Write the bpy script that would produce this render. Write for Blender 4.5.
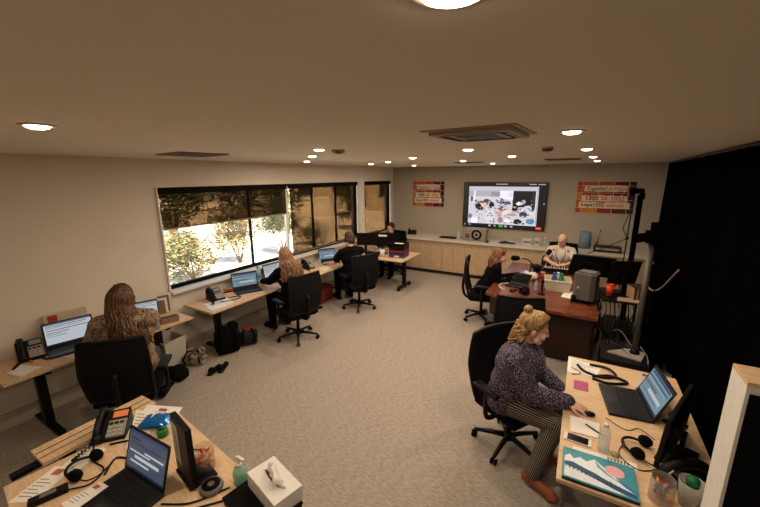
import bpy, bmesh, math, random
from mathutils import Vector as V, Matrix as M
for o in list(bpy.data.objects): bpy.data.objects.remove(o)
SC = bpy.context.scene
COL = SC.collection
R = math.radians
rnd = random.Random(7)
# ---------------------------------------------------------------- camera
cam_d = bpy.data.cameras.new('camera'); cam = bpy.data.objects.new('camera', cam_d); COL.objects.link(cam)
cam_d.sensor_width = 36; cam_d.lens = 352/760*36; cam_d.clip_start = .05; cam_d.clip_end = 200
a, pt, ro = R(30), R(12.4), R(-.4)
ca, sa, cp, sp = math.cos(a), math.sin(a), math.cos(pt), math.sin(pt)
r0 = V((ca, sa, 0)); fw = V((-sa*cp, ca*cp, -sp)); u0 = V((-sa*sp, ca*sp, cp))
rr = r0*math.cos(ro)+u0*math.sin(ro); uu = u0*math.cos(ro)-r0*math.sin(ro)
cam.matrix_world = M(((rr.x, uu.x, -fw.x, 0), (rr.y, uu.y, -fw.y, 0), (rr.z, uu.z, -fw.z, 2.5), (0, 0, 0, 1)))
SC.camera = cam
# ---------------------------------------------------------------- world, sun, exposure
W = bpy.data.worlds.new('world'); SC.world = W; W.use_nodes = True
nt = W.node_tree; bg = nt.nodes['Background']
sky = nt.nodes.new('ShaderNodeTexSky'); sky.sky_type = 'NISHITA'; sky.sun_disc = False; sky.sun_elevation = R(55); sky.sun_rotation = R(100)
nt.links.new(sky.outputs[0], bg.inputs[0]); bg.inputs[1].default_value = .45
sd = bpy.data.lights.new('sun', 'SUN'); sd.energy = 32.0; sd.color = (1, .93, .82); sd.angle = R(1)
so = bpy.data.objects.new('sun', sd); COL.objects.link(so); so.location = (6, 0, 12)
so.rotation_euler = V((-.55, .25, -.85)).to_track_quat('-Z', 'Y').to_euler()
LAMP_POWER = 13.4
LAMP_COLOR = (1, .81, .62)
SC.view_settings.view_transform = 'Standard'; SC.view_settings.look = 'None'
SC.view_settings.gamma = 1; SC.view_settings.use_curve_mapping = False; SC.view_settings.exposure = 0.0
SC.cycles.use_denoising = True; SC.cycles.max_bounces = 8; SC.cycles.transparent_max_bounces = 12
SC.cycles.caustics_reflective = False; SC.cycles.caustics_refractive = False; SC.cycles.sample_clamp_indirect = 6
# ---------------------------------------------------------------- materials
MATS = {}
def lin(h):
    h = h.lstrip('#'); c = [int(h[i:i+2], 16)/255 for i in (0, 2, 4)]
    return tuple(x/12.92 if x <= .04045 else ((x+.055)/1.055)**2.4 for x in c)
def mat(name, col, rough=.6, metal=0, var=.12, scale=25, spec=.4, stretch=None, bump=0, trans=0, ior=1.45, coat=0):
    if name in MATS: return MATS[name]
    m = bpy.data.materials.new(name); m.use_nodes = True; MATS[name] = m
    n = m.node_tree.nodes; l = m.node_tree.links; b = n['Principled BSDF']
    c = lin(col)
    tc = n.new('ShaderNodeTexCoord'); mp = n.new('ShaderNodeMapping'); nz = n.new('ShaderNodeTexNoise'); mx = n.new('ShaderNodeMix'); mx.data_type = 'RGBA'
    l.new(tc.outputs['Object'], mp.inputs[0]); l.new(mp.outputs[0], nz.inputs['Vector'])
    mp.inputs['Scale'].default_value = stretch or (1, 1, 1)
    nz.inputs['Scale'].default_value = scale; nz.inputs['Detail'].default_value = 3
    mx.inputs[6].default_value = tuple(x*(1-var) for x in c)+(1,); mx.inputs[7].default_value = tuple(min(1, x*(1+var)) for x in c)+(1,)
    l.new(nz.outputs[0], mx.inputs[0]); l.new(mx.outputs[2], b.inputs['Base Color'])
    b.inputs['Roughness'].default_value = rough; b.inputs['Metallic'].default_value = metal
    b.inputs['Specular IOR Level'].default_value = spec; b.inputs['IOR'].default_value = ior
    b.inputs['Transmission Weight'].default_value = trans; b.inputs['Coat Weight'].default_value = coat
    if bump:
        bp = n.new('ShaderNodeBump'); bp.inputs['Strength'].default_value = bump; bp.inputs['Distance'].default_value = .01
        l.new(nz.outputs[0], bp.inputs['Height']); l.new(bp.outputs[0], b.inputs['Normal'])
    return m
def emit(name, col, s):
    if name in MATS: return MATS[name]
    m = bpy.data.materials.new(name); m.use_nodes = True; MATS[name] = m
    b = m.node_tree.nodes['Principled BSDF']; c = lin(col)
    b.inputs['Base Color'].default_value = (.02, .02, .02, 1); b.inputs['Roughness'].default_value = .25
    b.inputs['Emission Color'].default_value = c+(1,); b.inputs['Emission Strength'].default_value = s
    return m
def clear(name, col, alpha, rough=.1):
    """thin clear plastic or glass: mostly see-through with a gloss"""
    if name in MATS: return MATS[name]
    m = bpy.data.materials.new(name); m.use_nodes = True; MATS[name] = m
    n = m.node_tree.nodes; l = m.node_tree.links; b = n['Principled BSDF']; out = n['Material Output']
    b.inputs['Base Color'].default_value = lin(col)+(1,); b.inputs['Roughness'].default_value = rough
    t = n.new('ShaderNodeBsdfTransparent'); t.inputs[0].default_value = tuple(.6+.4*x for x in lin(col))+(1,)
    mx = n.new('ShaderNodeMixShader'); mx.inputs[0].default_value = alpha
    l.new(t.outputs[0], mx.inputs[1]); l.new(b.outputs[0], mx.inputs[2]); l.new(mx.outputs[0], out.inputs[0])
    return m
def ramp_mat(name, kind, cols, rough=.8, scale=30, stretch=(1, 1, 1), rot=(0, 0, 0), detail=4, spec=.3, interp='LINEAR', bump=0, dist=0):
    """colour ramp over a noise / voronoi / wave texture; cols = [(pos, hex), ...]"""
    if name in MATS: return MATS[name]
    m = bpy.data.materials.new(name); m.use_nodes = True; MATS[name] = m
    n = m.node_tree.nodes; l = m.node_tree.links; b = n['Principled BSDF']
    tc = n.new('ShaderNodeTexCoord'); mp = n.new('ShaderNodeMapping'); l.new(tc.outputs['Object'], mp.inputs[0])
    mp.inputs['Scale'].default_value = stretch; mp.inputs['Rotation'].default_value = rot
    if kind == 'noise': t = n.new('ShaderNodeTexNoise'); t.inputs['Detail'].default_value = detail
    elif kind == 'voronoi': t = n.new('ShaderNodeTexVoronoi')
    else: t = n.new('ShaderNodeTexWave'); t.inputs['Distortion'].default_value = dist; t.inputs['Detail'].default_value = 2
    t.inputs['Scale'].default_value = scale; l.new(mp.outputs[0], t.inputs['Vector'])
    cr = n.new('ShaderNodeValToRGB'); cr.color_ramp.interpolation = interp
    el = cr.color_ramp.elements
    while len(el) < len(cols): el.new(.5)
    for e, (p, h) in zip(el, cols): e.position = p; e.color = lin(h)+(1,)
    l.new(t.outputs['Color'] if kind == 'voronoi' else t.outputs[0], cr.inputs[0]); l.new(cr.outputs[0], b.inputs['Base Color'])
    b.inputs['Roughness'].default_value = rough; b.inputs['Specular IOR Level'].default_value = spec
    if bump:
        bp = n.new('ShaderNodeBump'); bp.inputs['Strength'].default_value = bump; bp.inputs['Distance'].default_value = .01
        l.new(t.outputs[0], bp.inputs['Height']); l.new(bp.outputs[0], b.inputs['Normal'])
    return m
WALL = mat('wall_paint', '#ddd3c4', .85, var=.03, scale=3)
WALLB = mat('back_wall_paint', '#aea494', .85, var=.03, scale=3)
CEIL = mat('ceiling_paint', '#e4dac9', .9, var=.02, scale=2)
CARPET = ramp_mat('carpet', 'noise', [(.3, '#7d7368'), (.5, '#9b9084'), (.7, '#b5a999')], .95, 16, (1.2, 9, 1), (0, 0, R(28)), 8, .1, bump=.25)
WHITE = mat('white_paint', '#d8d2c6', .5, var=.03)
WOOD = ramp_mat('birch_laminate', 'noise', [(.3, '#c4a37c'), (.5, '#d0b08a'), (.7, '#d9bb96')], .45, 9, (1, 8, 8), detail=3)
WOODC = ramp_mat('oak_laminate', 'noise', [(.3, '#ad9272'), (.5, '#bca17f'), (.7, '#c6ac8a')], .5, 7, (9, 9, .8), detail=3)
BROWN = ramp_mat('mahogany', 'noise', [(.3, '#4a2416'), (.55, '#6f3a22'), (.75, '#8a4d2d')], .22, 7, (1, 9, 3), detail=4, spec=.6)
EDGE = mat('dark_edge', '#3a2f26', .6)
BLACK = mat('black_plastic', '#0e0e0e', .45, spec=.25)
BLACKM = mat('black_matt', '#0b0b0b', .85, spec=.12)
FABRIC = mat('black_fabric', '#0c0c0d', .95, scale=200, bump=.2, spec=.1)
MESHB = ramp_mat('black_mesh', 'voronoi', [(0, '#070707'), (1, '#151413')], .85, 220, spec=.15)
METAL = mat('brushed_metal', '#9a958c', .35, 1, var=.05)
DMETAL = mat('dark_metal', '#1b1a19', .45, .6)
GREY = mat('grey_plastic', '#6d6a66', .5)
SILVER = mat('silver_plastic', '#aaa59c', .4)
PAPER = mat('paper', '#e6e0d6', .8, var=.02)
INK = mat('ink', '#77726c', .8)
VELVET = mat('black_velvet', '#050505', 1, spec=0)
CURT = ramp_mat('black_drape', 'noise', [(.3, '#030303'), (.7, '#070606')], 1, 4, (3, 3, .3), spec=0)
SKIN = mat('skin', '#d3a284', .5, var=.06, scale=14)
SKIN2 = mat('skin_fair', '#dcae93', .5, var=.06, scale=14)
GLASS = clear('window_glass', '#ffffff', .04, .02)
# ---------------------------------------------------------------- mesh builder
class B:
    def __init__(s): s.bm = bmesh.new(); s.mats = []; s.cur = 0
    def m(s, material):
        if material not in s.mats: s.mats.append(material)
        s.cur = s.mats.index(material); return s
    def _add(s, verts, faces, smooth=False):
        vs = [s.bm.verts.new(v) for v in verts]
        for f in faces:
            try: fc = s.bm.faces.new([vs[i] for i in f])
            except ValueError: continue
            fc.material_index = s.cur; fc.smooth = smooth
        return vs
    def box(s, c, d, rot=None, bev=0):
        x, y, z = d[0]/2, d[1]/2, d[2]/2
        t = bmesh.new()
        bmesh.ops.create_cube(t, size=1)
        for v in t.verts: v.co = V((v.co.x*d[0], v.co.y*d[1], v.co.z*d[2]))
        if bev: bmesh.ops.bevel(t, geom=list(t.edges), offset=min(bev, min(d)*.45), segments=2, affect='EDGES', profile=.7)
        mt = M.Translation(V(c)) @ (rot.to_4x4() if rot is not None else M.Identity(4))
        t.verts.index_update()
        s._add([mt @ v.co for v in t.verts], [[v.index for v in f.verts] for f in t.faces], False)
        t.free(); return s
    def cap(s, p0, p1, r0, r1=None, seg=10, round_=True):
        """tapered rod with rounded or flat ends"""
        r1 = r0 if r1 is None else r1
        p0, p1 = V(p0), V(p1); d = p1-p0; L = d.length
        if L < 1e-6: d = V((0, 0, 1)); L = 1e-6
        d = d/L; q = d.to_track_quat('Z', 'Y')
        prof = []
        if round_:
            for k in range(4): t = -math.pi/2+k*math.pi/8; prof.append((r0*math.cos(t), r0*math.sin(t)))
            prof.append((r0, 0)); prof.append((r1, L))
            for k in range(1, 5): t = k*math.pi/8; prof.append((r1*math.cos(t), L+r1*math.sin(t)))
        else: prof = [(0, 0), (r0, 0), (r1, L), (0, L)]
        return s.lathe(prof, p0, q, seg)
    def lathe(s, prof, org=(0, 0, 0), q=None, seg=20, smooth=True):
        verts = []; rings = []
        for r, z in prof:
            if r < 1e-5: rings.append([len(verts)]); verts.append(V((0, 0, z)))
            else:
                rings.append(list(range(len(verts), len(verts)+seg)))
                for k in range(seg): t = 2*math.pi*k/seg; verts.append(V((r*math.cos(t), r*math.sin(t), z)))
        faces = []
        for A, C in zip(rings, rings[1:]):
            for k in range(seg):
                k2 = (k+1) % seg
                if len(A) == 1 and len(C) == 1: continue
                if len(A) == 1: faces.append([A[0], C[k2], C[k]][::-1])
                elif len(C) == 1: faces.append([A[k], A[k2], C[0]])
                else: faces.append([A[k], A[k2], C[k2], C[k]])
        o = V(org)
        s._add([o+(q @ v if q is not None else v) for v in verts], faces, smooth); return s
    def ell(s, c, r, rot=None, seg=16, rings=10):
        prof = [(math.sin(math.pi*k/rings), -math.cos(math.pi*k/rings)) for k in range(rings+1)]
        prof[0] = (0, -1); prof[-1] = (0, 1)
        t = B(); t.lathe(prof, seg=seg); t.bm.verts.index_update()
        rm = rot if rot is not None else M.Identity(3)
        s._add([V(c)+rm @ V((v.co.x*r[0], v.co.y*r[1], v.co.z*r[2])) for v in t.bm.verts], [[v.index for v in f.verts] for f in t.bm.faces], True)
        t.bm.free(); return s
    def tube(s, pts, r, seg=6, r1=None):
        pts = [V(p) for p in pts]; n = len(pts); r1 = r if r1 is None else r1
        verts = []; up = V((0, 0, 1)); prev = None
        for i, p in enumerate(pts):
            t = (pts[min(i+1, n-1)]-pts[max(i-1, 0)])
            t = t.normalized() if t.length > 1e-9 else V((0, 0, 1))
            if prev is None: x = t.orthogonal().normalized()
            else:
                x = prev-t*prev.dot(t); x = x.normalized() if x.length > 1e-6 else t.orthogonal().normalized()
            prev = x; y = t.cross(x); rad = r+(r1-r)*i/max(1, n-1)
            for k in range(seg): an = 2*math.pi*k/seg; verts.append(p+(x*math.cos(an)+y*math.sin(an))*rad)
        f = [[i*seg+k, i*seg+(k+1) % seg, (i+1)*seg+(k+1) % seg, (i+1)*seg+k] for i in range(n-1) for k in range(seg)]
        f += [list(range(seg))[::-1], list(range((n-1)*seg, n*seg))]
        s._add(verts, f, True); return s
    def prism(s, poly, z0, z1, rot=None, org=(0, 0, 0)):
        n = len(poly); o = V(org)
        vs = [V((x, y, z0)) for x, y in poly]+[V((x, y, z1)) for x, y in poly]
        if rot is not None: vs = [rot @ v for v in vs]
        s._add([o+v for v in vs], [list(range(n))[::-1], list(range(n, 2*n))]+[[i, (i+1) % n, n+(i+1) % n, n+i] for i in range(n)]); return s
    def quad(s, a, b, c, d): s._add([V(a), V(b), V(c), V(d)], [[0, 1, 2, 3]]); return s
    def xf(s, mt):
        for v in s.bm.verts: v.co = mt @ v.co
        return s
    def build(s, name, material=None, parent=None, loc=None, rot=None, bevel=0, raw=False):
        if material is not None and not s.mats: s.mats = [material]
        me = bpy.data.meshes.new(name)
        if not raw: bmesh.ops.recalc_face_normals(s.bm, faces=s.bm.faces)
        s.bm.to_mesh(me); s.bm.free()
        for mm in s.mats: me.materials.append(mm)
        o = bpy.data.objects.new(name, me); COL.objects.link(o)
        if parent: o.parent = parent
        if loc: o.location = loc
        if rot is not None: o.rotation_euler = rot
        return o
def curve(pts, n=8):
    """smooth path through points (Catmull-Rom)"""
    P = [V(p) for p in pts]; P = [P[0]*2-P[1]]+P+[P[-1]*2-P[-2]]; out = []
    for i in range(1, len(P)-2):
        for k in range(n):
            t = k/n; p0, p1, p2, p3 = P[i-1:i+3]
            out.append(.5*((2*p1)+(p2-p0)*t+(2*p0-5*p1+4*p2-p3)*t*t+(3*p1-p0-3*p2+p3)*t**3))
    out.append(P[-2]); return out
def tag(o, label, cat, group=None, kind=None):
    if label: o['label'] = label
    if cat: o['category'] = cat
    if group: o['group'] = group
    if kind: o['kind'] = kind
    return o
def thing(name, label, cat, loc=(0, 0, 0), rz=0, group=None):
    o = bpy.data.objects.new(name, None); COL.objects.link(o); o.location = loc; o.rotation_euler = (0, 0, rz); o.empty_display_size = .1
    return tag(o, label, cat, group)
def struct(o): o['kind'] = 'structure'; return o
def dup(root, loc, rz, label=None, group=None):
    r = root.copy(); COL.objects.link(r); r.location = loc; r.rotation_euler = (0, 0, rz)
    if label: r['label'] = label
    if group: r['group'] = group
    for ch in list(root.children):
        c = ch.copy(); COL.objects.link(c); c.parent = r
        for g in list(ch.children):
            d = g.copy(); COL.objects.link(d); d.parent = c
    return r
def remesh(b, voxel, smooth=4, fac=.5):
    """one continuous skin over the overlapping shapes of a builder"""
    me = bpy.data.meshes.new('tmp'); bmesh.ops.recalc_face_normals(b.bm, faces=b.bm.faces); b.bm.to_mesh(me); b.bm.free()
    o = bpy.data.objects.new('tmp', me); COL.objects.link(o)
    md = o.modifiers.new('r', 'REMESH'); md.mode = 'VOXEL'; md.voxel_size = voxel; md.use_smooth_shade = True
    if smooth: s = o.modifiers.new('s', 'SMOOTH'); s.iterations = smooth; s.factor = fac
    dg = bpy.context.evaluated_depsgraph_get(); dg.update()
    me2 = bpy.data.meshes.new_from_object(o.evaluated_get(dg)); bpy.data.objects.remove(o); bpy.data.meshes.remove(me)
    for p in me2.polygons: p.use_smooth = True
    return me2
def mobj(name, me, material, parent=None):
    me.materials.clear(); me.materials.append(material); me.name = name
    o = bpy.data.objects.new(name, me); COL.objects.link(o)
    if parent: o.parent = parent
    return o
def textmesh(s, size, material, name, parent, loc, rot, extr=.0008, shear=0):
    cu = bpy.data.curves.new('t', 'FONT'); cu.body = s; cu.size = size; cu.extrude = extr; cu.resolution_u = 3; cu.offset = size*(.01 if shear else .02); cu.shear = shear
    o = bpy.data.objects.new('t', cu); COL.objects.link(o)
    dg = bpy.context.evaluated_depsgraph_get(); dg.update()
    me = bpy.data.meshes.new_from_object(o.evaluated_get(dg)); bpy.data.objects.remove(o)
    r = mobj(name, me, material, parent); r.location = loc; r.rotation_euler = rot; return r
# ================================================================ ROOM
XL, YB, H = -4.9, 9.28, 2.74
struct(B().box((-1.7, 3.8, -.05), (6.8, 11.2, .1)).build('floor', CARPET))
struct(B().box((-1.7, 3.8, H+.05), (6.8, 11.2, .1)).build('ceiling', CEIL))
b = B(); yA, yZ = -1.6, YB+.1
b.box((XL-.1, (yA+yZ)/2, .47), (.2, yZ-yA, .94)); b.box((XL-.1, (yA+yZ)/2, (2.37+H)/2), (.2, yZ-yA, H-2.37))
for y0, y1 in ((yA, 2.6), (7.4, 7.66), (9.12, yZ)): b.box((XL-.1, (y0+y1)/2, 1.655), (.2, y1-y0, 1.43))
struct(b.build('wall_left', WALL))
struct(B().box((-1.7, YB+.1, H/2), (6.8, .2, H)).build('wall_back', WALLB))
struct(B().box((1.65, 3.8, H/2), (.2, 11.2, H)).build('wall_right', WALL))
struct(B().box((-1.7, -1.7, H/2), (6.8, .2, H)).build('wall_rear', WALL))
struct(B().box((XL+.012, 3.8, .075), (.024, 10.8, .15)).box((XL+.02, 3.8, .155), (.04, 10.8, .012)).build('baseboard_left', mat('baseboard_paint', '#bdb19f', .5, var=.03)))
# windows: frame, sill, glass; the blinds are things
DFR = mat('window_frame_black', '#0b0a08', .7, spec=.1)
SCREEN = None
def blind_mat():
    m = bpy.data.materials.new('screen_mesh'); m.use_nodes = True; n = m.node_tree.nodes; l = m.node_tree.links
    b = n['Principled BSDF']; b.inputs['Base Color'].default_value = lin('#2a2118')+(1,); b.inputs['Roughness'].default_value = .9
    t = n.new('ShaderNodeBsdfTransparent'); t.inputs[0].default_value = (.29, .235, .175, 1)
    tc = n.new('ShaderNodeTexCoord'); nz = n.new('ShaderNodeTexNoise'); nz.inputs['Scale'].default_value = 40; l.new(tc.outputs['Object'], nz.inputs[0])
    mr = n.new('ShaderNodeMapRange'); mr.inputs[3].default_value = .12; mr.inputs[4].default_value = .2; l.new(nz.outputs[0], mr.inputs[0])
    mx = n.new('ShaderNodeMixShader'); l.new(mr.outputs[0], mx.inputs[0])
    l.new(t.outputs[0], mx.inputs[1]); l.new(b.outputs[0], mx.inputs[2]); l.new(mx.outputs[0], n['Material Output'].inputs[0]); return m
SCREEN = blind_mat()
def window(name, y0, y1, muls):
    w = bpy.data.objects.new(name, None); COL.objects.link(w); w.location = (XL-.08, (y0+y1)/2, .95); struct(w)
    yc = (y0+y1)/2; hw = (y1-y0)/2; z1 = 1.42
    f = B().m(DFR).box((0, 0, .025), (.06, 2*hw, .05)).box((0, 0, z1-.02), (.06, 2*hw, .04))
    for s in (-1, 1): f.box((0, s*(hw-.018), z1/2), (.06, .036, z1))
    struct(f.build('window_frame', parent=w))
    for y in muls: struct(B().m(WHITE if y == 5.0 else DFR).box((0, y-yc, z1/2), (.05, .05 if y == 5.0 else .024, z1)).build('mullion', parent=w))  # middle bar coloured white to stand for daylight in the gap between blinds
    e = [y0]+muls+[y1]
    for p, q in zip(e, e[1:]): struct(B().m(GLASS).box((-.01, (p+q)/2-yc, z1/2), (.008, q-p, z1)).build('pane', parent=w))
    struct(B().m(WHITE).box((.08, 0, -.02), (.22, 2*hw+.04, .035), bev=.006).build('window_sill', parent=w))
    struct(B().m(WHITE).box((.05, -hw-.004, z1/2), (.12, .02, z1)).box((.05, hw+.004, z1/2), (.12, .02, z1)).build('window_reveal', parent=w))
window('window_1', 2.6, 7.4, [4.13, 5.0, 5.77, 6.58])
window('window_2', 7.66, 9.12, [])
def blind(y0, y1, zb, label):
    yc = (y0+y1)/2; t = thing('roller_blind', label, 'blind', (XL-.02, yc, 2.36), 0, 'roller blinds on the windows')
    B().m(DFR).box((0, 0, -.04), (.07, y1-y0, .08), bev=.01).build('head_box', parent=t)
    B().m(SCREEN).box((0, 0, (zb-2.36-.08)/2), (.003, y1-y0-.03, 2.28-zb)).build('screen', parent=t)
    B().m(mat('blind_bar', '#7d6e5c', .5)).box((0, 0, zb-2.36), (.016, y1-y0-.03, .022), bev=.004).build('bottom_bar', parent=t)
blind(2.62, 4.97, 1.81, 'brown see-through roller blind half lowered over the wide window')
blind(5.05, 7.38, 1.0, 'brown see-through roller blind lowered fully over the wide window')
blind(7.68, 9.1, .99, 'brown see-through roller blind lowered fully over the narrow window')
# black drape
P0, P1 = V((.83, -.2)), V((1.40, 9.2)); n = 640; b = B(); vs = []; fs = []
dr = (P1-P0); L = dr.length; dr /= L; nr = V((-dr.y, dr.x))
for i in range(n+1):
    s = L*i/n
    for k, z in enumerate((.02, .7, 1.4, 2.1, 2.7)):
        w = .028*math.sin(s*26+.8*math.sin(s*5)+.12*k)+.02*math.sin(s*9+k*.3)
        q = P0+dr*s+nr*(w*(1-.12*k)); vs.append((q.x, q.y, z))
for i in range(n):
    for k in range(4): fs.append([i*5+k, i*5+5+k, i*5+6+k, i*5+1+k])
b._add(vs, fs, True); o = b.build('curtain', CURT); sm = o.modifiers.new('s', 'SOLIDIFY'); sm.thickness = .004
tag(o, 'black floor-length drape covering the whole right side of the room', 'curtain')
tr = B().m(DMETAL); 
tr.tube([(P0.x, P0.y, 2.715), (P1.x, P1.y, 2.715)], .018, 8)
tag(tr.build('curtain_track'), 'black rail at the ceiling carrying the black drape', 'curtain rail')
# ---------------------------------------------------------------- ceiling fittings
LENS = emit('lamp_lens', '#ffe7c4', 14)
LIGHTS = [(-.172, .487, 'above the camera at the top edge of the photo'), (-2.2, .69, 'alone on the left over the near desk'), (-2.09, 2.55, 'beside the small slot grille left of centre'),
 (-2.82, 3.31, 'second from the camera in the row running to the window'), (-3.81, 4.34, 'closest to the window, above the red-haired typist'), (-3.65, 6.0, 'in front of the right end of the window'),
 (-2.92, 5.35, 'leftmost of the middle diagonal row'), (-2.02, 4.38, 'between the ceiling cassette and the window row'), (-3.44, 7.53, 'nearest to the far left corner'),
 (-1.77, 5.78, 'in front of the left half of the television'), (-.98, 3.34, 'just beyond the ceiling cassette'), (-1.66, 7.39, 'closest to the television'), (-.85, 4.81, 'between the cassette and the television right half'),
 (-.1, 2.32, 'bright, to the right of the ceiling cassette'), (-.03, 3.94, 'second in the row toward the right poster'), (.04, 5.64, 'third in the row toward the right poster'), (.12, 7.34, 'last in the row, before the right poster')]
lsrc = None
for i, (x, y, w) in enumerate(LIGHTS):
    lab = 'round recessed downlight '+w
    if lsrc is None:
        t = thing('ceiling_light', lab, 'light', (x, y, H), 0, 'recessed downlights'); lsrc = t
        B().m(mat('light_trim', '#c9bca6', .4)).lathe([(.047, -.002), (.05, -.008), (.068, -.005), (.07, 0), (.047, 0), (.047, -.002)], seg=28).build('trim_ring', parent=t)
        B().m(LENS).lathe([(0, -.022), (.025, -.02), (.042, -.014), (.047, -.006), (.046, -.001), (0, -.001)], seg=24).build('diffuser', parent=t)
        ld = bpy.data.lights.new('lamp', 'AREA'); ld.shape = 'DISK'; ld.size = .09; ld.energy = LAMP_POWER; ld.color = LAMP_COLOR; ld.spread = R(180)
        lo = bpy.data.objects.new('lamp', ld); COL.objects.link(lo); lo.parent = t; lo.location = (0, 0, -.03)
    else: dup(lsrc, (x, y, H), 0, lab)
t = thing('ceiling_cassette', 'square air-conditioning cassette with dark slots standing proud of the ceiling', 'air conditioner', (-.55, 2.1, H), R(-4)); t.scale = (.84, .84, .55)
CV = mat('cassette_plastic', '#a89a86', .5)
B().m(CV).prism([(-.3, -.3), (.3, -.3), (.3, .3), (-.3, .3)], -.012, -.001).box((0, 0, -.03), (.52, .52, .04), bev=.012).build('cover', parent=t)
for k in range(4):
    an = k*math.pi/2; q = M.Rotation(an, 3, 'Z')
    s = B().m(BLACKM).box(q @ V((0, .2, -.051)), (.36, .045, .006) if k % 2 == 0 else (.045, .36, .006)).build('air_slot', parent=t)
    B().m(CV).box(q @ V((0, .215, -.056)), (.35, .016, .004) if k % 2 == 0 else (.016, .35, .004), rot=None).build('louvre', parent=s)
B().m(DMETAL).box((0, 0, -.0515), (.26, .26, .005)).build('return_grille', parent=t)
def vent(x, y, sx, sy, rz, label):
    t = thing('ceiling_vent', label, 'vent', (x, y, H), rz, 'flush ceiling vents')
    f = B().m(mat('vent_paint', '#84745f', .6)).box((0, 0, -.006), (sx, sy, .012), bev=.003).build('vent_frame', parent=t)
    g = B().m(mat('vent_slat', '#5f5243', .6)); n = int(sy/.05)
    for k in range(n): g.box((0, -sy/2+.05+k*(sy-.08)/max(1, n-1), -.014), (sx-.06, .018, .006))
    g.build('vent_grille', parent=f)
vent(-3.6, 2.33, .56, .5, R(-8), 'brown flush vent panel in the ceiling near the wide window')
vent(-2.1, 2.85, .12, .34, R(35), 'small slot vent beside a downlight left of centre')
vent(-.35, 6.25, .5, .34, R(0), 'flush vent panel on the right toward the back wall')
vent(-1.9, 6.6, .5, .3, R(0), 'flush vent panel in front of the television wall')
t = thing('smoke_detector', 'small round smoke detector between the cassette and the right-hand downlights', 'detector', (-.33, 3.55, H))
B().m(CV).lathe([(0, -.045), (.03, -.04), (.045, -.02), (.05, 0), (0, 0)], seg=20).build('detector_body', parent=t)
B().m(BLACKM).lathe([(.04, -.031), (.047, -.02), (.041, -.019)], seg=20).build('sensor_slot', parent=t)
# ---------------------------------------------------------------- outside the windows
GRAVEL = ramp_mat('pale_gravel', 'noise', [(.3, '#c9bca4'), (.6, '#e2d8c6')], .95, 3, bump=.1)
struct(B().box((-25.1, 9, -.2), (40, 60, .3)).build('ground', GRAVEL))
struct(B().box((-14.5, 6, .55), (.3, 26, 1.2)).box((-14.5, 6, 1.18), (.4, 26, .1)).build('garden_wall', mat('render_white', '#e3d9c6', .9)))
LEAF = [ramp_mat('leaf_'+n, 'noise', [(.3, c1), (.7, c2)], .6, 6) for n, c1, c2 in (('green', '#3d4524', '#6d7444'), ('dark', '#161c0b', '#343d1b'), ('dry', '#6d5836', '#94794a'))]
BARK = mat('bark', '#5a4733', .9)
def shrub(x, y, r, h, kinds, n, label, name='shrub', z0=0, leaf=.09, trunk=None):
    t = thing(name, label, name.split('_')[-1], (x, y, -.06), 0, 'plants outside the windows')
    s = B().m(BARK); f = B()
    base = trunk or .15*h
    for k in range(7):
        an = k*.9; s.tube(curve([(0, 0, 0), (.12*r*math.cos(an), .12*r*math.sin(an), base), (.55*r*math.cos(an), .55*r*math.sin(an), base+(h-base)*.6)], 4), .03 if not trunk else .07, 5, .008)
    s.build('stem', parent=t)
    cl = [(rnd.uniform(-.6, .6)*r, rnd.uniform(-.6, .6)*r, base+rnd.uniform(.15, .85)*(h-base), rnd.uniform(.25, .5)*r) for _ in range(14)]
    for i in range(n):
        c = rnd.choice(cl); d = V((rnd.gauss(0, 1), rnd.gauss(0, 1), rnd.gauss(0, .8))); d = d.normalized()*c[3]*rnd.uniform(.55, 1.05)
        p = V(c[:3])+d
        if p.z < .03: continue
        q = V((rnd.gauss(0, 1), rnd.gauss(0, 1), rnd.gauss(0, 1)+.5)).to_track_quat('Z', 'Y'); L = leaf*rnd.uniform(.6, 1.3); w = L*.38
        f.m(LEAF[rnd.choice(kinds)])
        f._add([p+q @ V(v) for v in ((-L/2, 0, 0), (0, -w/2, .012), (L/2, 0, 0), (0, w/2, .012))], [[0, 1, 2, 3]])
    f.build('foliage', parent=t, raw=True)
shrub(-8.4, 5.1, 1.0, 1.25, (0, 1, 2), 3600, 'low loose green bush outside the left part of the wide window')
shrub(-8.9, 6.9, .85, 1.9, (0, 2, 2, 1), 3000, 'spindly yellowing bush on the pale ground outside the wide window')
shrub(-8.8, 8.6, 1.1, 2.0, (0, 0, 1), 4000, 'upright green bush outside the middle of the wide window')
shrub(-8.9, 10.2, .7, .8, (2, 0, 1), 1100, 'small dry bush low outside the window, next to the upright bush')
shrub(-10.6, 6.2, .7, .8, (0, 2, 1), 1200, 'sparse bush in front of the white garden wall')
for k, (x, y, r, h, kd, lb) in enumerate([(-12.6, 4.0, 1.4, 3.3, (1, 1, 0), 'leafy tree before the garden wall, first from the left'), (-12.8, 7.2, 1.45, 3.4, (1, 0, 0), 'leafy tree before the garden wall, second from the left'),
   (-12.6, 10.1, 1.45, 3.3, (1, 1, 2), 'leafy tree before the garden wall, third from the left'), (-12.9, 12.6, 1.5, 3.3, (1, 0, 1), 'leafy tree before the garden wall, seen at the blind edge'), (-13.4, 19.2, 1.3, 3.6, (1, 1, 0), 'dark tree in front of the pale house outside')]):
    shrub(x, y, r, h, kd, 2300, lb, 'garden_tree', leaf=.2, trunk=.95)
shrub(-9.6, 14.2, 1.0, 2.5, (1, 1, 0), 1500, 'dark clipped bush beyond the fully lowered blind', leaf=.13)
t = thing('house', 'pale rendered house beyond the garden, seen through the lowered blinds', 'house', (-17, 25, -.05))
B().m(mat('house_render', '#d9c8ac', .9)).box((0, 0, 1.75), (14, 4, 3.5)).build('house_wall', parent=t)
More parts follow.
